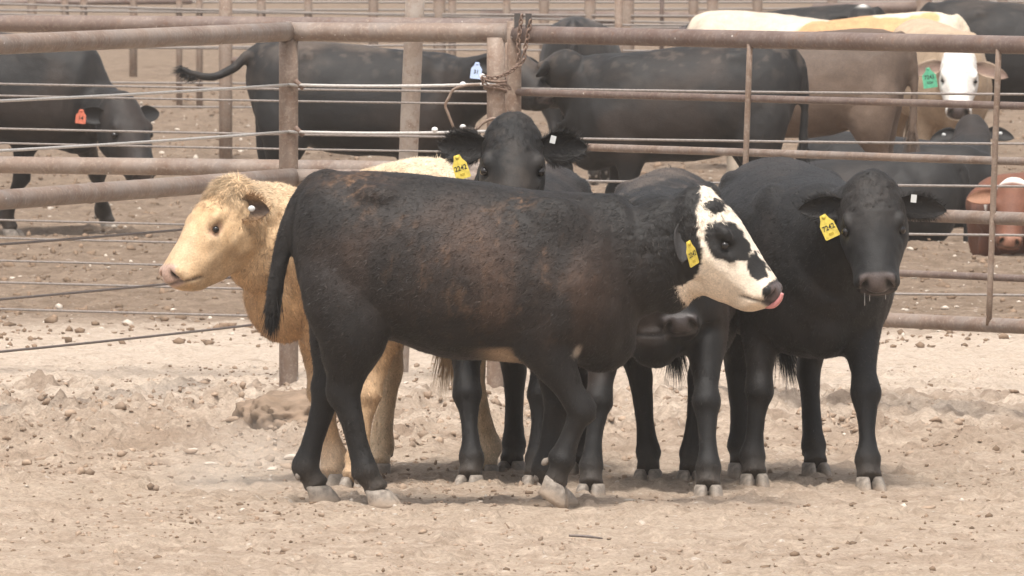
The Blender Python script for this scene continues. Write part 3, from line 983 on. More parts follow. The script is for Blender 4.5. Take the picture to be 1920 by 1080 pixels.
# ---- 2: cream steer looking left ------------------------------------------------
fr = G(655, 908); hr_ = G(912, 888)
b2c = np.array([(W(600, 340, 46.9)[0] + W(880, 300, 47.6)[0]) / 2 + .02, 2.05])
b2 = Beast('beef_steer', 'cream tan steer with curly poll looking left behind the walking steer', (-.50, 1.95), -111, 1.03)
def cream_color(c):
    v, nz, ns = c['v'], c['nz'], c['ns']
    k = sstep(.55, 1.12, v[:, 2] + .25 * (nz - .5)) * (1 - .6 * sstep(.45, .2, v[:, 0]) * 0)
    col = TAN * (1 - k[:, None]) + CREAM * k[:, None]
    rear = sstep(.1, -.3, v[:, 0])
    col = col * (1 - .5 * rear[:, None]) + np.array((.78, .66, .48)) * (.5 * rear)[:, None]
    hd = c['head'] * 1.0
    face = hd * sstep(.35, .75, c['u'])
    col = col * (1 - .55 * face[:, None]) + np.array((.58, .42, .26)) * (.55 * face)[:, None]
    brow = hd * np.exp(-((c['u'] - .28) / .2) ** 2) * .45
    col = col * (1 - brow[:, None]) + np.array((.50, .30, .14)) * brow[:, None]
    ch = np.exp(-((c['u'] - .55) / .1) ** 2 - ((c['w'] + .35) / .1) ** 2) * hd * .3
    col = col * (1 - ch[:, None]) + np.array((.35, .21, .10)) * ch[:, None]
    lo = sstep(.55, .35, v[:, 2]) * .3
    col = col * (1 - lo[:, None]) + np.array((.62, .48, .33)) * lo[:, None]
    st = sstep(.5, .72, fbm(v * np.array([20, 20, 9]), 3, 91)) * .25
    col = col * (1 - st[:, None]) + np.array((.46, .26, .11)) * st[:, None]
    return col * (.86 + .28 * ns)[:, None]
p_ = b2.loc(W(412, 334, 46.35)); q_ = b2.loc(W(296, 508, 46.20))
nm = b2.loc(W(515, 425, 46.65))
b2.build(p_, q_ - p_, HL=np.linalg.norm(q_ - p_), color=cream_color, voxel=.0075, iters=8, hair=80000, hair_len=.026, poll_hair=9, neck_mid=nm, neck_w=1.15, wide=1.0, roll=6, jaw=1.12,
         feet={k: b2.loc(np.append(G(*g)[:2], b2.o[2])) for k, g in dict(fl=(664, 914), fr=(618, 908), hl=(908, 890), hr=(706, 888)).items()}, blobs=[(b2.loc(W(482, 478, 46.45)), (.12, .12, .135)), (b2.loc(W(528, 545, 46.55)), (.14, .14, .19))], nose_col=(.50, .34, .27), eye=.78, lid=(.40, .22, .16), lid_k=.5,
         tail=[(-.60, 0, 1.14), (-.665, 0, 1.10), (-.70, 0, .95), (-.70, .0, .75), (-.70, .01, .58)], tuft=1.5,
         ears={'l': dict(dir=(.75, .28, -.55), col=TAN, inner=(.05, .03, .02), face=(1, .1, .1), size=(.115, .056)), 'r': dict(dir=(.9, .3, -.2), col=TAN, inner=(.2, .11, .06))}, ear_hair=700)
clip = mesh_np('ear_clip', *ellipsoid((0, 0, 0), (.013, .011, .005), None, 12, 6)); clip.materials.append(M['tag_white'])
b2.ear_tag(b2.ear_l, clip, 'ear_clip', .35, 0, out=.012)

# ---- 3: black steer, head on, behind the walking one ----------------------------
b3 = Beast('beef_steer', 'black steer with furry ears and a yellow 2242 tag peering over the walking steer', (.03, 2.05), -102, 1.0)
p_ = b3.loc(W(962, 216, 46.35)); q_ = b3.loc(W(960, 412, 46.08))
b3.build(p_, q_ - p_, HL=.452, color=black_coat(.10, .25), voxel=.0085, hair=60000, hair_len=.022, poll_hair=0, neck_w=1.15,
         feet={'fr': b3.loc(np.append(G(880, 914)[:2], b3.o[2])), 'fl': b3.loc(np.append(G(1005, 914)[:2], b3.o[2]))}, up_hint=b3.dirl((0, -1, .1)),
         ears={'l': dict(dir=(1, .06, -.10), face=(.1, .75, 1)), 'r': dict(dir=(1, .06, -.10), face=(.1, .75, 1))}, ear_size=(.185, .066), ear_hair=3200)
b3.ear_tag(b3.ear_r, T2242.copy(), along=.62, across=.045, up=(-.30, 0, .95), facing=(0, -1, .12), out=.03)
bx_ = mesh_np('ear_clip', np.array([(x, y, z) for x in (-.010, .010) for y in (-.014, .014) for z in (-.004, .004)]), [(0, 1, 3, 2), (4, 6, 7, 5), (0, 4, 5, 1), (2, 3, 7, 6), (0, 2, 6, 4), (1, 5, 7, 3)], False); bx_.materials.append(M['tag_white'])
b3.ear_tag(b3.ear_l, bx_, 'ear_clip', .30, .03, up=(.25, 0, 1), out=.03)

# ---- 4: black steer, head down behind the white face ----------------------------
f1, f2 = G(1108, 934), G(1330, 934)
b4c = (f1[:2] + f2[:2]) / 2 + np.array([.05, .62])
b4 = Beast('beef_steer', 'black steer with lowered head mostly hidden behind the walking steer\'s neck', (b4c[0], b4c[1]), -94, 1.0)
p_ = b4.loc(W(1262, 425, 46.05)); q_ = b4.loc(W(1277, 615, 45.75))
b4.build(p_, q_ - p_, HL=.43, color=black_coat(.30, .35), voxel=.0085, hair=50000,
         nose_col=(.045, .036, .034), feet={k: b4.loc(np.append(G(*g)[:2], b4.o[2])) for k, g in dict(fr=(1108, 932), fl=(1328, 934), hr=(1215, 904), hl=(1296, 906)).items()}, up_hint=b4.dirl((0, -1, .1)))

# ---- 5: black steer at the right, facing the camera -----------------------------
b5 = Beast('beef_steer', 'black steer with yellow tag and drooling muzzle facing the camera beside the gate', (1.06, 1.95), -80, 1.02)
p_ = b5.loc(W(1634, 326, 46.15)); q_ = b5.loc(W(1645, 528, 45.92))
b5.build(p_, q_ - p_, HL=.435, color=black_coat(.05, .08, (.0065, .0061, .0061)), voxel=.0075, hair=85000, hair_len=.018, poll_hair=0, wide=1.18, neck_w=1.25, belly=.03, head_w=1.07,
         feet={k: b5.loc(np.append(G(*g)[:2], b5.o[2])) for k, g in dict(fr=(1415, 914), fl=(1632, 920), hr=(1392, 893), hl=(1530, 893)).items()}, up_hint=b5.dirl((0, -1, .1)),
         ears={'l': dict(dir=(1, -.12, -.2), face=(.15, .75, 1)), 'r': dict(dir=(1, .04, -.25), face=(.15, .75, 1))}, ear_size=(.185, .052), ear_hair=1000,
         tail=[(-.60, 0, 1.14), (-.665, 0, 1.10), (-.70, 0, .95), (-.70, .0, .75), (-.68, .08, .52)], tuft=1.1)
T7242 = tag_mesh('ear_tag', M['tag_yellow'], [('7242', .025, -.038, 1), ('820', .013, -.063, 2)])
b5.ear_tag(b5.ear_r, T7242, along=.50, across=.035, up=(-.42, 0, .9), facing=(0, -1, .12), out=.03)
b5.ear_tag(b5.ear_l, bx_.copy(), 'ear_clip', .30, .03, up=(.1, 0, 1), out=.03)
# drool
for k, (dv, ln) in enumerate(((-.10, .05), (-.06, .035), (.07, .03))):
    a = b5.hp(.985, dv, -.20)
    path = [a + np.array([.004, 0, -ln * t_]) for t_ in np.linspace(0, 1, 5)]
    obj('drool', mesh_np('drool', *tube(path, [.001, .0011, .0014, .002, .0015], 6)), M['tongue'] if False else simple('drool_wet', (.35, .33, .31), .1, .6), b5.root)

# ------------------------------------------------------------------ cattle in the pen behind
def brown_coat(base, top, under=None):
    base, top = np.array(base), np.array(top)
    def fn(c):
        v, nz, ns = c['v'], c['nz'], c['ns']
        k = sstep(.7, 1.15, v[:, 2] + .3 * (nz - .5))
        col = base * (1 - k[:, None]) + top * k[:, None]
        return col * (.75 + .5 * nz)[:, None]
    return fn
def whiteface(basefn, wc=(.66, .62, .57)):
    def fn(c):
        col = basefn(c)
        k = c['head'] * sstep(-.12, .02, c['u'] + .1 * (c['nz'] - .5)) * sstep(-.42, -.30, c['w'])
        return col * (1 - k[:, None]) + np.array(wc) * k[:, None]
    return fn

BG = 'cattle in the pen behind the fence'
def far_beast(label, px, D, yaw, scale=1.0, **kw):
    w = W(px, 400, D)
    return Beast('beef_cow', label, (w[0], w[1]), yaw, scale, BG)
VB = .013
# left cow, head down
c6 = far_beast('black cow with orange ear tag, head lowered, at the left edge behind the fence', 18, 75.6, -28, 1.08)
p_ = c6.loc(W(236, 174, 75.0)); q_ = c6.loc(W(284, 318, 74.75))
c6.build(p_, q_ - p_, HL=.50, neck_w=1.3, wide=1.1, feet={k: c6.loc(np.append(G(*g)[:2], c6.o[2])) for k, g in dict(fr=(22, 440), fl=(204, 428)).items()}, color=black_coat(.12, .3, (.0095, .0085, .0082)), voxel=VB, ears={'r': dict(dir=(.9, .35, -.45), face=(.5, .5, .6), size=(.17, .06)), 'l': dict(dir=(.9, .2, -.1))}, neck_mid=c6.loc(W(165, 190, 75.5)))
TO = tag_mesh('ear_tag', M['tag_orange'], [('14', .030, -.036, 1)], .055, .066)
c6.ear_tag(c6.ear_r, TO, along=.8, across=-.02, up=(.1, 0, 1), facing=(.1, -1, .1), out=.02)
# black cow with its tail swung out
c7 = far_beast('black cow standing sideways with its tail swung out behind the cream steer', 690, 72.5, 0, 1.03)
p_ = c7.loc(W(958, 82, 72.2)); q_ = c7.loc(W(1036, 168, 71.9))
c7.build(p_, q_ - p_, HL=.44, color=black_coat(.30, .3, (.0095, .0085, .0082)), voxel=VB,
         tail=[(-.58, 0, 1.14), (-.66, -.02, 1.10), (-.74, -.04, 1.02), (-.86, -.06, .97), (-.98, -.07, .99), (-1.03, -.07, 1.02)], tuft=.35,
         feet={'hl': (-.60, .13, 0), 'hr': (-.42, -.13, 0)}, ears={'r': dict(dir=(.5, .55, -.4), face=(.5, .5, .6)), 'l': dict(dir=(.9, .3, -.1))})
TB = tag_mesh('ear_tag', M['tag_blue'], [('31', .03, -.042, 1)], .06, .08)
c7.ear_tag(c7.ear_r, TB, along=.7, across=0, up=(.1, 0, 1), facing=(-.1, -1, .1), out=.02)
# black cow facing left
c8 = far_beast('black cow standing sideways facing left behind the gate, dusty along its back', 1262, 72.0, 178, 1.06)
p_ = c8.loc(W(1062, 88, 72.0)); q_ = c8.loc(W(975, 175, 72.6))
c8.build(p_, q_ - p_, HL=.44, color=black_coat(.30, .3, (.0095, .0085, .0082)), voxel=VB, ears={'l': dict(dir=(.7, .5, -.3), face=(.6, .3, .6)), 'r': dict(dir=(.9, .3, -.1))},
         feet={'fl': (.22, .13, 0), 'fr': (.34, -.13, 0), 'hl': (-.42, .13, 0), 'hr': (-.28, -.13, 0)})
c8.ear_tag(c8.ear_l, clip, 'ear_clip', .3, 0, out=.012)
# brown cow
c9 = far_beast('dusty brown cow standing with its rump beside the white faced cow', 1490, 76.5, 172, 1.03)
p_ = c9.loc(W(1280, 90, 76.5)); q_ = c9.loc(W(1220, 190, 76.8))
c9.build(p_, q_ - p_, HL=.44, color=brown_coat((.135, .092, .066), (.088, .060, .044)), voxel=VB)
# white faced tan cow
c10 = far_beast('tan cow with a white face and green ear tag looking at the camera', 1760, 80.8, -76, 1.02)
p_ = c10.loc(W(1800, 88, 80.0)); q_ = c10.loc(W(1798, 212, 79.72))
c10.build(p_, q_ - p_, HL=.46, color=whiteface(brown_coat((.34, .245, .165), (.42, .31, .21))), voxel=.011, eye=.62, up_hint=c10.dirl((0, -1, .1)),
          ears={'l': dict(dir=(.9, -.18, -.1), col=(.40, .30, .22), inner=(.16, .10, .075), face=(0, .1, 1), size=(.22, .065)), 'r': dict(dir=(.9, -.18, -.1), col=(.40, .30, .22), inner=(.16, .10, .075), face=(0, .1, 1), size=(.22, .065))})
TG = tag_mesh('ear_tag', M['tag_green'], [('7243', .034, -.048, 1), ('4224', .022, -.082, 1)], .085, .115)
c10.ear_tag(c10.ear_r, TG, along=.6, across=.02, up=(-.15, 0, 1), facing=(0, -1, .1), out=.02)
# cream cow, its back above the gate
c11 = far_beast('cream white cow whose back rises above the top gate rail', 1450, 86.5, 160, 1.10)
p_ = c11.loc(W(1290, 75, 85.7)); q_ = c11.loc(W(1240, 190, 85.5))
c11.build(p_, q_ - p_, HL=.44, body=[(a, b - .16 * max(0, min(1, (.25 - a) / .8)), c_, d_) for a, b, c_, d_ in BODY], color=brown_coat((.50, .41, .32), (.58, .48, .37)), voxel=VB)
# tan cow with white patch
c12 = far_beast('orange tan cow with pale patches along its back behind the brown cow', 1610, 83.0, 184, 1.03)
p_ = c12.loc(W(1420, 90, 83.0)); q_ = c12.loc(W(1380, 190, 82.5))
def pint(c):
    col = brown_coat((.44, .255, .12), (.50, .295, .14))(c)
    k = sstep(.60, .64, fbm(c['v'] * 4.5 + 31, 3, 96))
    return col * (1 - k[:, None]) + np.array((.60, .50, .38)) * k[:, None]
c12.build(p_, q_ - p_, HL=.43, color=pint, voxel=VB)
# black cow at the right edge
c13 = far_beast('black cow standing sideways at the right edge beyond the white faced cow', 1935, 84.5, 4, 1.10)
c13.build(c13.loc(W(2150, 60, 84.5)), (.7, 0, -.7), HL=.44, color=black_coat(.12, .1, (.0095, .0085, .0082)), voxel=VB)
# black faces and backs further away
c14 = far_beast('black cow with a white topknot far behind, its head above the others', 1600, 90.0, -86, 1.0)
p_ = c14.loc(W(1618, 8, 89.3)); q_ = c14.loc(W(1620, 90, 89.0))
def topknot(c):
    col = black_coat(.1, .1)(c)
    k = c['head'] * np.exp(-((c['u'] - .0) / .05) ** 2 - (c['vv'] / .08) ** 2)
    return col * (1 - k[:, None]) + np.array((.7, .66, .6)) * k[:, None]
c14.build(p_, q_ - p_, HL=.43, color=topknot, voxel=VB, up_hint=c14.dirl((0, -1, .1)))
c15 = far_beast('black cow far behind with only its lowered face showing left of the cream back', 1480, 90.0, 176, 1.0)
p_ = c15.loc(W(1352, 24, 89.8)); q_ = c15.loc(W(1268, 50, 89.5))
c15.build(p_, q_ - p_, HL=.42, color=black_coat(.1, .1), voxel=VB)
c16 = far_beast('black cow far behind whose rounded rump shows above the gate latch', 1092, 86.5, 84, 1.0)
c16.build((.85, 0, .9), (.8, 0, -.6), HL=.43, color=black_coat(.25, .1, (.02, .019, .019)), voxel=VB)
# lying cattle
c17 = far_beast('black cow lying down with pink numbers chalked on its side below the white face', 1690, 77.6, -28, 1.0)
p_ = c17.loc(W(1822, 214, 77.9)); q_ = c17.loc(W(1828, 315, 77.6))
def chalk(c):
    col = black_coat(.06, .2, (.0105, .0095, .0092))(c)
    return col
c17.build(p_, q_ - p_, HL=.43, color=chalk, voxel=VB, lying=True, up_hint=c17.dirl((0, -1, .1)))
c17.ear_tag(c17.ear_r, clip, 'ear_clip', .5, 0, out=.012); c17.ear_tag(c17.ear_l, clip, 'ear_clip', .5, 0, out=.012)
from mathutils.bvhtree import BVHTree
def marks(beast, strokes, D, r, mat):
    """chalk strokes laid on an animal's side"""
    me = beast.body.data
    bvh = BVHTree.FromPolygons([q.co.copy() for q in me.vertices], [tuple(p.vertices) for p in me.polygons])
    o_ = Vector(beast.loc((0, CAM_Y, CAM_H)))
    sp = Soup()
    for st in strokes:
        P = []
        for px, py in catmull(np.array(st, float), 5):
            d_ = (Vector(beast.loc(W(px, py, D))) - o_).normalized()
            h, nn, _, _ = bvh.ray_cast(o_, d_)
            if h is not None: P.append(np.array(h + nn * .002))
        if len(P) > 2: sp.add(*tube(P, r, 6))
    if sp.n: obj('chalk_mark', sp.mesh('chalk_mark'), mat, beast.root)
marks(c17, [[(1734, 332), (1740, 350), (1748, 364)], [(1750, 330), (1760, 324), (1767, 334), (1762, 350), (1757, 356), (1771, 352)]], 78.3, .010, simple('pink_chalk', (.42, .16, .14), .9, .1, .3, 40))
c18 = far_beast('black cow lying down directly behind the right hand black steer', 1590, 74.3, 172, 1.0)
p_ = c18.loc(W(1462, 285, 73.8)); q_ = c18.loc(W(1440, 390, 73.5))
c18.build(p_, q_ - p_, HL=.43, color=black_coat(.15, .2, (.0105, .0095, .0092)), voxel=VB, lying=True)
c19 = far_beast('red cow with a white topknot lying at the right edge behind the gate', 2010, 72.2, 180, 1.0)
p_ = c19.loc(W(1906, 334, 71.4)); q_ = c19.loc(W(1894, 452, 71.1))
def redwhite(c):
    col = brown_coat((.135, .050, .026), (.16, .062, .033))(c)
    k = c['head'] * sstep(.10, .0, c['u'] + .1 * (c['nz'] - .5))
    return col * (1 - k[:, None]) + np.array((.74, .68, .62)) * k[:, None]
c19.build(p_, q_ - p_, HL=.44, color=redwhite, voxel=VB, lying=True, up_hint=c19.dirl((0, -1, .1)), nose_col=(.3, .15, .1),
          ears={'l': dict(col=(.17, .068, .036)), 'r': dict(col=(.17, .068, .036), inner=(.28, .14, .08))})

# ------------------------------------------------------------------ pipe fences, cables and gate
def pipe_material(name, base, rust, dusty=.5, scale=7.0):
    t = NT(name)
    co = t.coord()
    nz = t.noise(scale, 6, 0.65, co); n2 = t.noise(60, 4, 0.7, co)
    c = t.mix(t.ramp(nz, [(0.40, 0.0), (0.60, 1.0)]), base, rust)
    c = t.mix(t.ramp(t.noise(19, 5, 0.7, co), [(0.56, 0.0), (0.66, 0.55)]), c, (0.15, 0.075, 0.042))
    c = t.mix(t.ramp(n2, [(0.50, 0.0), (0.72, dusty)]), c, (0.46, 0.38, 0.31))
    big = t.noise(2.3, 4, 0.6, co)
    c = t.mix(t.ramp(big, [(0.45, 0.0), (0.7, dusty * .8)]), c, (0.44, 0.35, 0.28))
    spk = t.noise(38, 2, 0.5, co)
    c = t.mix(t.ramp(spk, [(0.74, 0.0), (0.77, 0.8)]), c, (0.66, 0.62, 0.57))
    t.l(c, t.b.inputs['Base Color'])
    t.set(Roughness=0.6); t.b.inputs['Specular IOR Level'].default_value = 0.4
    t.bump(n2, 0.4, 0.003)
    return t.m
M['pipe'] = pipe_material('weathered_pipe', (0.21, 0.170, 0.146), (0.17, 0.115, 0.086), .4)
M['pipe_red'] = pipe_material('rusty_primed_pipe', (0.155, 0.115, 0.100), (0.125, 0.082, 0.066), .25)
M['pipe_pale'] = pipe_material('sun_bleached_pipe', (0.34, 0.29, 0.25), (0.26, 0.20, 0.16), .5)
M['post'] = pipe_material('dusty_post', (0.22, 0.168, 0.132), (0.185, 0.120, 0.084), .45)
M['cable'] = simple('steel_cable', (0.22, 0.19, 0.17), 0.55, 0.4, 0.25, 90, 0.001)
M['cable_bright'] = simple('brightened_cable', (0.46, 0.43, 0.40), 0.45, 0.5, 0.2, 90, 0.001)  # steel colour lightened to offset the shading on the near fence's upper cables
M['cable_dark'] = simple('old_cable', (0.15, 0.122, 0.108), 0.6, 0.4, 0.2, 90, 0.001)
M['chain'] = simple('rusty_chain', (0.17, 0.11, 0.08), 0.6, 0.4, 0.35, 80, 0.001)
M['white_clip'] = simple('white_insulator', (0.72, 0.70, 0.68), 0.5, 0.4)

def pipe(name, a, b, r, mat, parent, sag=0.0, seg=14, n=9):
    a, b = np.asarray(a, float), np.asarray(b, float)
    P = [a + (b - a) * t_ - np.array([0, 0, sag * 4 * t_ * (1 - t_)]) for t_ in np.linspace(0, 1, n)]
    c = (a + b) / 2
    return obj(name, mesh_np(name, *tube([p - c for p in P], r, seg)), mat, parent, c)

def weld(c, r, mat, parent, axis=(1, 0, 0)):
    """short sleeve where pipes join"""
    a = np.asarray(c, float); d = np.asarray(axis, float) * .012
    return pipe('weld_collar', a - d, a + d, r, mat, parent, 0, 14, 3)

def up(px, py, D, z0=-.15):
    p = W(px, py, D); return p
# fence A: near pipe fence
fA = empty('pipe_cable_fence', (0, 9, 0))
tag(fA, 'near rusty pipe and cable fence running left from the chained gate post', 'fence')
def at_z(px, D, z):
    s = F_PX / D
    return np.array([(px - 960) / s, CAM_Y + D, z])
for o_ in (fA,): o_.location = (0, 0, 0)
A0 = at_z(-640, 47.6, 0); A1 = at_z(541, 54.2, 0); A2 = at_z(930, 53.9, 0)
ZT, ZL = 1.545, .925
def withz(p, z): return np.array([p[0], p[1], z])
for P, top, r in ((A0, ZT, .042), (A1, ZT - .02, .042), (A2, ZT - .02, .040)):
    pipe('post', withz(P, -.3), withz(P, top), r, M['post'], fA)
pipe('rail', withz(A0, ZT), withz(A1, ZT), .041, M['pipe'], fA)
pipe('rail', withz(A1, ZT), withz(A2, ZT) + np.array([.045, 0, .0]), .041, M['pipe'], fA)
off = np.array([0, -.083, 0])
pipe('rail', withz(A0, ZL) + off, withz(A1, ZL) + off + np.array([.02, 0, 0]), .041, M['pipe'], fA)
pipe('rail', withz(A1, ZL - .004) + off + np.array([.02, 0, 0]), withz(A2, ZL) + off, .041, M['pipe'], fA)
weld(withz(A1, ZT) + np.array([.0, 0, 0]), .0445, M['pipe'], fA)
weld(at_z(170, 51.9, ZL) + off, .0435, M['pipe'], fA)
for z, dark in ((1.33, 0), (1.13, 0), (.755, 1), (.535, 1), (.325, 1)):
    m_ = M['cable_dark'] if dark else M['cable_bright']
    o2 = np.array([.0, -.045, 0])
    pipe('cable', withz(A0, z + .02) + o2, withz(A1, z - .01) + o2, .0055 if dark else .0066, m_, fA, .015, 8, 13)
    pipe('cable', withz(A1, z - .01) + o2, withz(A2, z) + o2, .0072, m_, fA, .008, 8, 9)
    # cable clamp welded on the post
    cp = withz(A1, z - .01) + np.array([.045, -.05, 0])
    pipe('cable_clamp', cp + np.array([-.018, -.005, .02]), cp + np.array([.02, -.01, -.016]), .011, M['chain'], fA, 0, 8, 3)
CLIPS = [(868, 158, 53.8), (815, 243, 53.8), (868, 238, 53.8), (905, 143, 53.8)]
for px, py, D in CLIPS:
    obj('cable_clip', mesh_np('cable_clip', *ellipsoid((0, 0, 0), (.014, .012, .012), None, 10, 7)), M['white_clip'], fA, W(px, py, D))
# broken tie cable hanging in a loop
lp = [W(x, y, 53.78) for x, y in ((900, 158), (872, 160), (850, 168), (842, 182), (835, 197), (840, 212), (850, 238))]
obj('wire_tie', mesh_np('wire_tie', *tube(catmull(lp, 5), .006, 8)), M['post'], fA)
lp = [W(x, y, 53.78) for x, y in ((868, 241), (892, 242), (906, 230), (925, 222), (945, 226))]
obj('wire_tie', mesh_np('wire_tie', *tube(catmull(lp, 5), .007, 8)), M['post'], fA)
# coils of wire round the gate post
for k, z in enumerate((1.335, 1.320, 1.305, 1.350)):
    th = np.linspace(0, 2 * math.pi, 25)
    P = [A2 + np.array([.048 * math.cos(a), .048 * math.sin(a), z + .012 * math.sin(a + k * 2)]) for a in th]
    obj('wire_coil', mesh_np('wire_coil', *tube(P, .006, 6)), M['chain'], fA)

# fence B: parallel fence just behind
fB = empty('pipe_cable_fence', (0, 0, 0))
tag(fB, 'second pipe and cable fence just behind the near one with a tall leaning post', 'fence')
B0, B1, B2 = at_z(-900, 57.2, 0), at_z(958, 55.2, 0), at_z(2500, 54.3, 0)
lerp = lambda a, b, t_: a + (b - a) * t_
pipe('rail', withz(B0, 1.55), withz(B1, 1.55), .038, M['pipe_red'], fB)
pipe('rail', withz(B0, .925), withz(B1, .925), .038, M['pipe'], fB)
for z, r in ((1.302, .0055), (1.25, .005), (1.104, .0055), (1.04, .005), (.70, .005), (.62, .005), (.52, .005), (.424, .0055), (.306, .0055)):
    pipe('cable', withz(B0, z + .02), withz(B1, z - .035), r, M['cable'], fB, .012, 8, 15)
for z in (1.283, 1.07, .887, .677, .419):
    pipe('cable', withz(B1, z), withz(B2, z - .01), .0058, M['cable'], fB, .008, 8, 13)
pipe('post', withz(at_z(742, 56.0, 0), -.3), W(781, -60, 55.7), .043, M['pipe_pale'], fB)
pipe('post', withz(B0, -.3), withz(B0, 1.55), .04, M['post'], fB)
pipe('post', withz(B2, -.3), withz(B2, 1.4), .04, M['post'], fB)
pipe('post', withz(B1, -.3), withz(B1, 1.55), .030, M['post'], fB)

# gate
gt_ = empty('pipe_gate', (0, 0, 0))
tag(gt_, 'rusty tubular pipe gate with thin vertical stays on the right', 'gate')
G0, G1 = at_z(964, 53.5, 0), at_z(2380, 49.6, 0)
def gp(px, z):
    # point on the gate plane above photograph column px
    t0, t1 = 0.0, 1.0
    for _ in range(40):
        tm = (t0 + t1) / 2; p = lerp(G0, G1, tm)
        if p[0] * F_PX / (p[1] - CAM_Y) + 960 < px: t0 = tm
        else: t1 = tm
    p = lerp(G0, G1, (t0 + t1) / 2); return withz(p, z)
pipe('upright', gp(964, .27), gp(964, 1.60), .031, M['post'], gt_)
pipe('upright', gp(2370, .27), gp(2370, 1.55), .031, M['post'], gt_)
for z0, r, m_ in ((1.545, .037, 'pipe_red'), (1.302, .0155, 'pipe_red'), (1.08, .0165, 'pipe'), (.85, .027, 'pipe'), (.612, .0145, 'pipe_red'), (.420, .030, 'pipe')):
    pipe('rail', gp(970, z0), gp(2370, z0), r, M[m_], gt_, .0, 14, 15)
for xa, xb in ((1406, 1388), (1872, 1854)):
    pipe('stay', gp(xa, 1.535) + np.array([0, -.034, 0]), gp(xb, .420) + np.array([0, -.034, 0]), .0125, M['post'], gt_)
for x_ in (970, 991):
    p = gp(x_, 1.60) + np.array([0, -.02, 0])
    me = mesh_np('latch_hook', np.array([(sx_ * .013, sy_ * .008, sz_ * .034) for sx_ in (-1, 1) for sy_ in (-1, 1) for sz_ in (-1, 1)]), [(0, 1, 3, 2), (4, 6, 7, 5), (0, 4, 5, 1), (2, 3, 7, 6), (0, 2, 6, 4), (1, 5, 7, 3)], False)
    obj('latch_hook', me, simple('latch_iron', (.07, .06, .055), .6, .4, .2), gt_, p)

# chain of separate links
ch = empty('gate_chain', (0, 0, 0))
tag(ch, 'rusty chain hanging from the gate latch and looped round the gate post', 'chain')
def link_mesh():
    a = np.linspace(0, 2 * math.pi, 17)
    P = [((.0135 * math.cos(q) + (.0 if True else 0)), .0078 * math.sin(q), 0) for q in a]
    return mesh_np('link', *tube([np.array(p) for p in P], .0033, 6))
LK = link_mesh(); LK.materials.append(M['chain'])
def chain(path):
    P = catmull(path, 12)
    dist = np.concatenate([[0], np.cumsum(np.linalg.norm(np.diff(P, axis=0), axis=1))])
    k = 0; s_ = 0.0
    while s_ < dist[-1]:
        p = np.array([np.interp(s_, dist, P[:, j]) for j in range(3)])
        p2 = np.array([np.interp(min(s_ + .01, dist[-1]), dist, P[:, j]) for j in range(3)])
        d_ = p2 - p if np.linalg.norm(p2 - p) > 1e-6 else np.array([0, 0, -1.0])
        qn = Vector(d_).to_track_quat('X', 'Z') @ Quaternion((1, 0, 0), R(35 + 90 * (k % 2) + random.uniform(-12, 12)))
        o = obj('link', LK, None, ch, p)
        o.rotation_mode = 'QUATERNION'; o.rotation_quaternion = qn
        k += 1; s_ += .0208
chain([W(x, y, 53.38) for x, y in ((978, 32), (974, 60), (971, 85), (972, 105), (970, 120), (958, 133), (945, 140), (925, 146), (908, 143))])
chain([W(x, y, 53.36) for x, y in ((994, 42), (989, 70), (984, 95), (980, 115), (965, 128), (950, 138))])
chain([W(x, y, 53.40) for x, y in ((905, 150), (912, 160), (930, 163), (948, 160), (956, 166))])

# far fences of the next pens
def far_fence(label, D0, D1, posts, wires, zt, rw, rp, stuff=None, rail=None):
    f = empty('wire_fence', (0, 0, 0)); tag(f, label, 'fence')
    a, b = at_z(-700, D0, 0), at_z(2700, D1, 0)
    for px, w_, lean in posts:
        t_ = (px + 700) / 3400; D = D0 + (D1 - D0) * t_
        p = at_z(px, D, 0)
        pipe('post', withz(p, -.3), withz(p, zt) + np.array([lean, 0, 0]), w_, M['post'], f, 0, 12, 3)
    for z0, z1 in wires:
        pipe('cable', withz(a, z0), withz(b, z1), rw, M['cable'], f, .02, 6, 15)
    if rail:
        for px0, px1, z0, z1, r in rail:
            pipe('rail', at_z(px0, D0 + (D1 - D0) * (px0 + 700) / 3400, z0), at_z(px1, D0 + (D1 - D0) * (px1 + 700) / 3400, z1), r, M['pipe_red'], f, 0, 12, 3)
    return f
far_fence('wire fence of the next pen back with a thick rusty post beyond the swung tail', 92.5, 92.0, [(423, .050, .0), (1160, .03, 0), (-200, .05, 0)], [(.86, .80), (.80, .95), (.60, .56), (1.03, 1.0), (.42, .40), (1.2, 1.2)], 1.6, .008, .05, rail=[(423, 520, .735, .735, .028)])
far_fence('distant wire fence with many thin posts across the top of the picture', 112, 108, [(122, .034, 0), (157, .032, 0), (374, .030, 0), (490, .040, 0), (578, .036, 0), (336, .028, 0), (824, .055, 0), (848, .035, 0), (950, .034, 0), (1106, .05, 0), (1175, .066, 0), (1336, .05, 0), (1732, .07, 0), (1836, .08, 0)],
          [(.86, .80), (.98, .62), (.70, .74), (.90, .50), (.58, .62)], 1.6, .010, .05, rail=[(1060, 1330, .66, .70, .030), (1525, 1730, .87, .89, .05), (980, 1160, .80, .74, .02), (1240, 1242, .3, 1.4, .02), (1780, 2100, .78, .76, .02)])
far_fence('most distant pen fence behind all the cattle', 124, 124, [(60, .05, 0), (250, .04, 0), (700, .05, 0), (1020, .05, 0), (1300, .05, 0), (1420, .05, 0), (1560, .05, 0), (1780, .05, 0), (1880, .05, 0)], [(.75, .75), (.66, .70), (.55, .50), (.40, .42)], 1.5, .012, .05, rail=[(-300, 360, .72, .74, .03), (900, 1500, .62, .60, .03)])

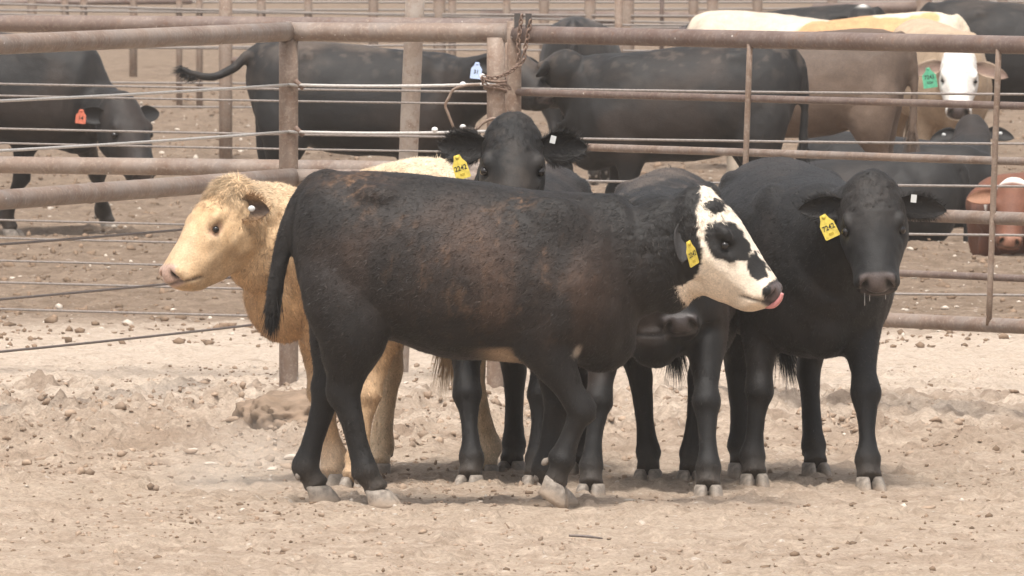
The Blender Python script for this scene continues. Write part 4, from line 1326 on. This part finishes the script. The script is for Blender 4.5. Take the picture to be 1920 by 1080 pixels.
# ------------------------------------------------------------------ dirt clods, gravel, stones, mound
def rock_meshes(n, seed, amp=.55):
    out = []
    rs = np.random.default_rng(seed)
    bm = bmesh.new(); bmesh.ops.create_icosphere(bm, subdivisions=2, radius=1.0)
    v0 = np.array([tuple(x.co) for x in bm.verts]); f0 = np.array([[q.index for q in f.verts] for f in bm.faces]); bm.free()
    for k in range(n):
        sc_ = rs.uniform(.7, 1.3, 3) * np.array([1, 1, .55])
        d_ = 1 + amp * 2 * (fbm(v0 * 1.4 + k * 13.1, 3, seed) - .5) + .34 * (rs.random(len(v0)) - .5)
        out.append((v0 * d_[:, None] * sc_, f0))
    return out
ROCKS = rock_meshes(10, 3)
bm = bmesh.new(); bmesh.ops.create_icosphere(bm, subdivisions=1, radius=1.0)
v1 = np.array([tuple(x.co) for x in bm.verts]); f1_ = np.array([[q.index for q in f.verts] for f in bm.faces]); bm.free()
PEB = [(v1 * (1 + .9 * (RNG.random((len(v1), 1)) - .5)) * RNG.uniform(.6, 1.3, 3) * np.array([1, .9, .75]), f1_) for _ in range(30)]
def scatter(name, count, fpos, fsize, mat, shapes, label, cat):
    V, T, n = [], [], 0
    P = fpos(count)
    Z = ground_z(P[:, 0], P[:, 1])
    S = fsize(P)
    for k in range(len(P)):
        v, f = shapes[k % len(shapes)]
        a = RNG.random() * 6.283
        c_, s_ = math.cos(a), math.sin(a)
        q = v * S[k]
        q = np.stack([q[:, 0] * c_ - q[:, 1] * s_, q[:, 0] * s_ + q[:, 1] * c_, q[:, 2]], -1)
        V.append(q + np.array([P[k, 0], P[k, 1], Z[k] + .15 * S[k]])); T.append(f + n); n += len(v)
    me = mesh_tri(name, np.vstack(V), np.vstack(T))
    o = obj(name, me, mat); tag(o, label, cat, kind='stuff'); return o
M['clod'] = simple('dirt_clod', (0.30, 0.222, 0.162), 0.95, 0.1, 0.4, 6, 0.006)
M['clod_dark'] = simple('manure_clod', (0.20, 0.14, 0.097), 0.95, 0.1, 0.45, 6, 0.006)
M['gravel'] = simple('pale_gravel', (0.50, 0.43, 0.36), 0.85, 0.2, 0.3, 4)
def pos_strip(n):
    x = RNG.uniform(-3.0, 3.0, n * 3); y = RNG.normal(5.6, 1.7, n * 3)
    p = np.stack([x, y], -1)
    k = fbm(np.stack([x * 1.3, y * 1.0, 0 * x], -1), 3, 15)
    keep = (RNG.random(len(x)) < sstep(.38, .62, k)) & ((x < 1.4) | (RNG.random(len(x)) < .4)) & (y > 2.3)
    return p[keep][:n]
scatter('dirt_clods', 5200, pos_strip, lambda p: RNG.lognormal(math.log(.009), .5, len(p)).clip(.004, .026), M['clod'], PEB, 'crumbled dry dirt clods along the foot of the pipe fence', 'dirt')
def pos_near(n):
    x = RNG.uniform(-2.6, 2.6, n * 4); y = RNG.uniform(-4.5, 12, n * 4)
    k = fbm(np.stack([x * 1.1, y * .55, 0 * x + n * .01], -1), 3, 19)
    return np.stack([x, y], -1)[RNG.random(len(x)) < .08 + sstep(.45, .68, k)][:n]
scatter('crumbs', 6500, pos_near, lambda p: RNG.lognormal(math.log(.005), .5, len(p)).clip(.002, .016), M['clod'], PEB, 'small dirt crumbs strewn over the trampled ground', 'dirt')
scatter('gravel', 500, pos_near, lambda p: RNG.lognormal(math.log(.0055), .45, len(p)).clip(.002, .018), M['gravel'], PEB, 'pale gravel bits strewn over the trampled ground', 'gravel')
scatter('manure_crumbs', 2600, pos_near, lambda p: RNG.lognormal(math.log(.0055), .5, len(p)).clip(.002, .018), M['clod_dark'], PEB, 'dark crumbs of dried manure strewn over the trampled ground', 'dirt')
def pos_far(n):
    y = 14 + 60 * RNG.random(n) ** 1.2
    return np.stack([RNG.uniform(-1, 1, n) * (2.8 + y * .05), y], -1)
scatter('far_clods', 9000, pos_far, lambda p: RNG.lognormal(math.log(.012), .5, len(p)).clip(.004, .032), M['clod_dark'], PEB, 'dark manure crumbs covering the pen behind the fence', 'dirt')
scatter('far_gravel', 1500, pos_far, lambda p: RNG.lognormal(math.log(.010), .5, len(p)).clip(.004, .026), M['gravel'], PEB, 'pale pebbles strewn over the pen behind the fence', 'gravel')
# stones one can point to
for px, py, sz, lb in ((182, 793, .020, 'flat pale stone lying alone at the left in front of the clods'), (440, 829, .026, 'tan stone at the foot of the dirt mound, left one of a pair'), (463, 829, .019, 'smaller tan stone at the foot of the dirt mound, right one of a pair'),
                       (548, 872, .024, 'whitish stone beside the hind hoof of the walking steer'), (510, 889, .024, 'low pale stone left of the walking steer\'s hind hoof'), (394, 876, .02, 'pale stone in the dusty patch left of the steers'),
                       (1180, 945, .017, 'white chip of stone between the front hooves of the steers'), (1740, 953, .02, 'small brown stone right of the right steer\'s hoof'), (362, 862, .016, 'thin pale stone in front of the clod strip at left')):
    g = G(px, py); z = gz(g[0], g[1])
    v, f = ROCKS[random.randrange(10)]
    me = mesh_np('stone', v * sz * np.array([1.25, 1, .8]), f)
    tag(obj('stone', me, M['gravel'] if 'tan' not in lb and 'brown' not in lb else M['clod'], None, (g[0], g[1], z + sz * .25)), lb, 'stone', 'single stones on the ground')
g = G(1097, 1012)
tw = [g + np.array([dx, 0, dz + .012]) for dx, dz in ((-.055, .004), (-.02, .003), (.02, 0), (.06, -.006))]
tag(obj('twig', mesh_np('twig', *tube([p + np.array([0, 0, gz(g[0], g[1])]) for p in tw], [.004, .005, .005, .003], 6)), M['cable_dark']), 'dark bent twig lying on the bare ground in the foreground', 'twig')
# cracked mound round the post foot
bm = bmesh.new(); bmesh.ops.create_icosphere(bm, subdivisions=5, radius=1.0)
mv = np.array([tuple(x.co) for x in bm.verts]); mf = [tuple(q.index for q in f.verts) for f in bm.faces]; bm.free()
d_ = 1 + .5 * (fbm(mv * 2.2, 4, 61) - .5) + .30 * (fbm(mv * 6, 4, 62, .65) - .5)
ck = np.abs(fbm(mv * 2.6 + 7, 3, 63) - .5)
d_ -= .10 * np.exp(-(ck / .012) ** 2)
mv = np.sign(mv) * np.abs(mv) ** .8 * d_[:, None] * np.array([.21, .46, .165])
mg = G(540, 836)
tag(obj('dirt_mound', mesh_np('dirt_mound', mv, mf), simple('packed_dirt', (.215, .155, .110), .95, .1, .35, 6, .006), None, (mg[0] + .0, mg[1] + .45, .03)), 'cracked lump of packed dirt round the foot of the fence post', 'dirt mound')

# ------------------------------------------------------------------ dust kicked up by the walking steer
dp = NT('kicked_dust')
dp.t.nodes.remove(dp.b)
pv = dp.n('ShaderNodeVolumePrincipled')
pv.inputs['Color'].default_value = (.98, .92, .84, 1)
dco = dp.coord()
ln_ = dp.n('ShaderNodeVectorMath', operation='LENGTH'); dp.l(dco, ln_.inputs[0])
fall = dp.n('ShaderNodeMapRange', interpolation_type='SMOOTHSTEP'); dp.l(ln_.outputs['Value'], fall.inputs[0])
fall.inputs[1].default_value = 1.0; fall.inputs[2].default_value = .1; fall.inputs[3].default_value = 0.0; fall.inputs[4].default_value = 1.0
nz_ = dp.n('ShaderNodeMapRange'); dp.l(dp.noise(1.6, 3, .6, dco), nz_.inputs[0])
nz_.inputs[1].default_value = .38; nz_.inputs[2].default_value = .75; nz_.inputs[3].default_value = 0.0; nz_.inputs[4].default_value = 1.6
mm = dp.n('ShaderNodeMath', operation='MULTIPLY'); dp.l(fall.outputs[0], mm.inputs[0]); dp.l(nz_.outputs[0], mm.inputs[1])
dp.l(mm.outputs[0], pv.inputs['Density'])
dp.l(pv.outputs[0], dp.t.nodes['Material Output'].inputs['Volume'])
bm = bmesh.new(); bmesh.ops.create_icosphere(bm, subdivisions=3, radius=1.0)
dm = bpy.data.meshes.new('dust_puff'); bm.to_mesh(dm); bm.free()
do = obj('dust_puff', dm, dp.m)
gd = G(455, 925)
do.location = (gd[0], gd[1], .10); do.scale = (.46, .5, .26)
tag(do, 'faint puff of dust drifting behind the walking steer\'s hind hooves', 'dust', kind='stuff')

# ------------------------------------------------------------------ dusty air
hz = NT('dusty_air')
hz.t.nodes.remove(hz.b)
pv = hz.n('ShaderNodeVolumePrincipled')
pv.inputs['Color'].default_value = (.93, .90, .86, 1)
pv.inputs['Density'].default_value = .00045
pv.inputs['Anisotropy'].default_value = .2
hz.l(pv.outputs[0], hz.t.nodes['Material Output'].inputs['Volume'])
bm = bmesh.new(); bmesh.ops.create_cube(bm, size=1.0)
hm = bpy.data.meshes.new('haze'); bm.to_mesh(hm); bm.free()
ho = obj('haze', hm, hz.m)
ho.scale = (6000, 6000, 6.0); ho.location = (0, 0, 2.0)
tag(ho, 'thin pale dust hanging in the air over the feedlot', 'haze', kind='stuff')
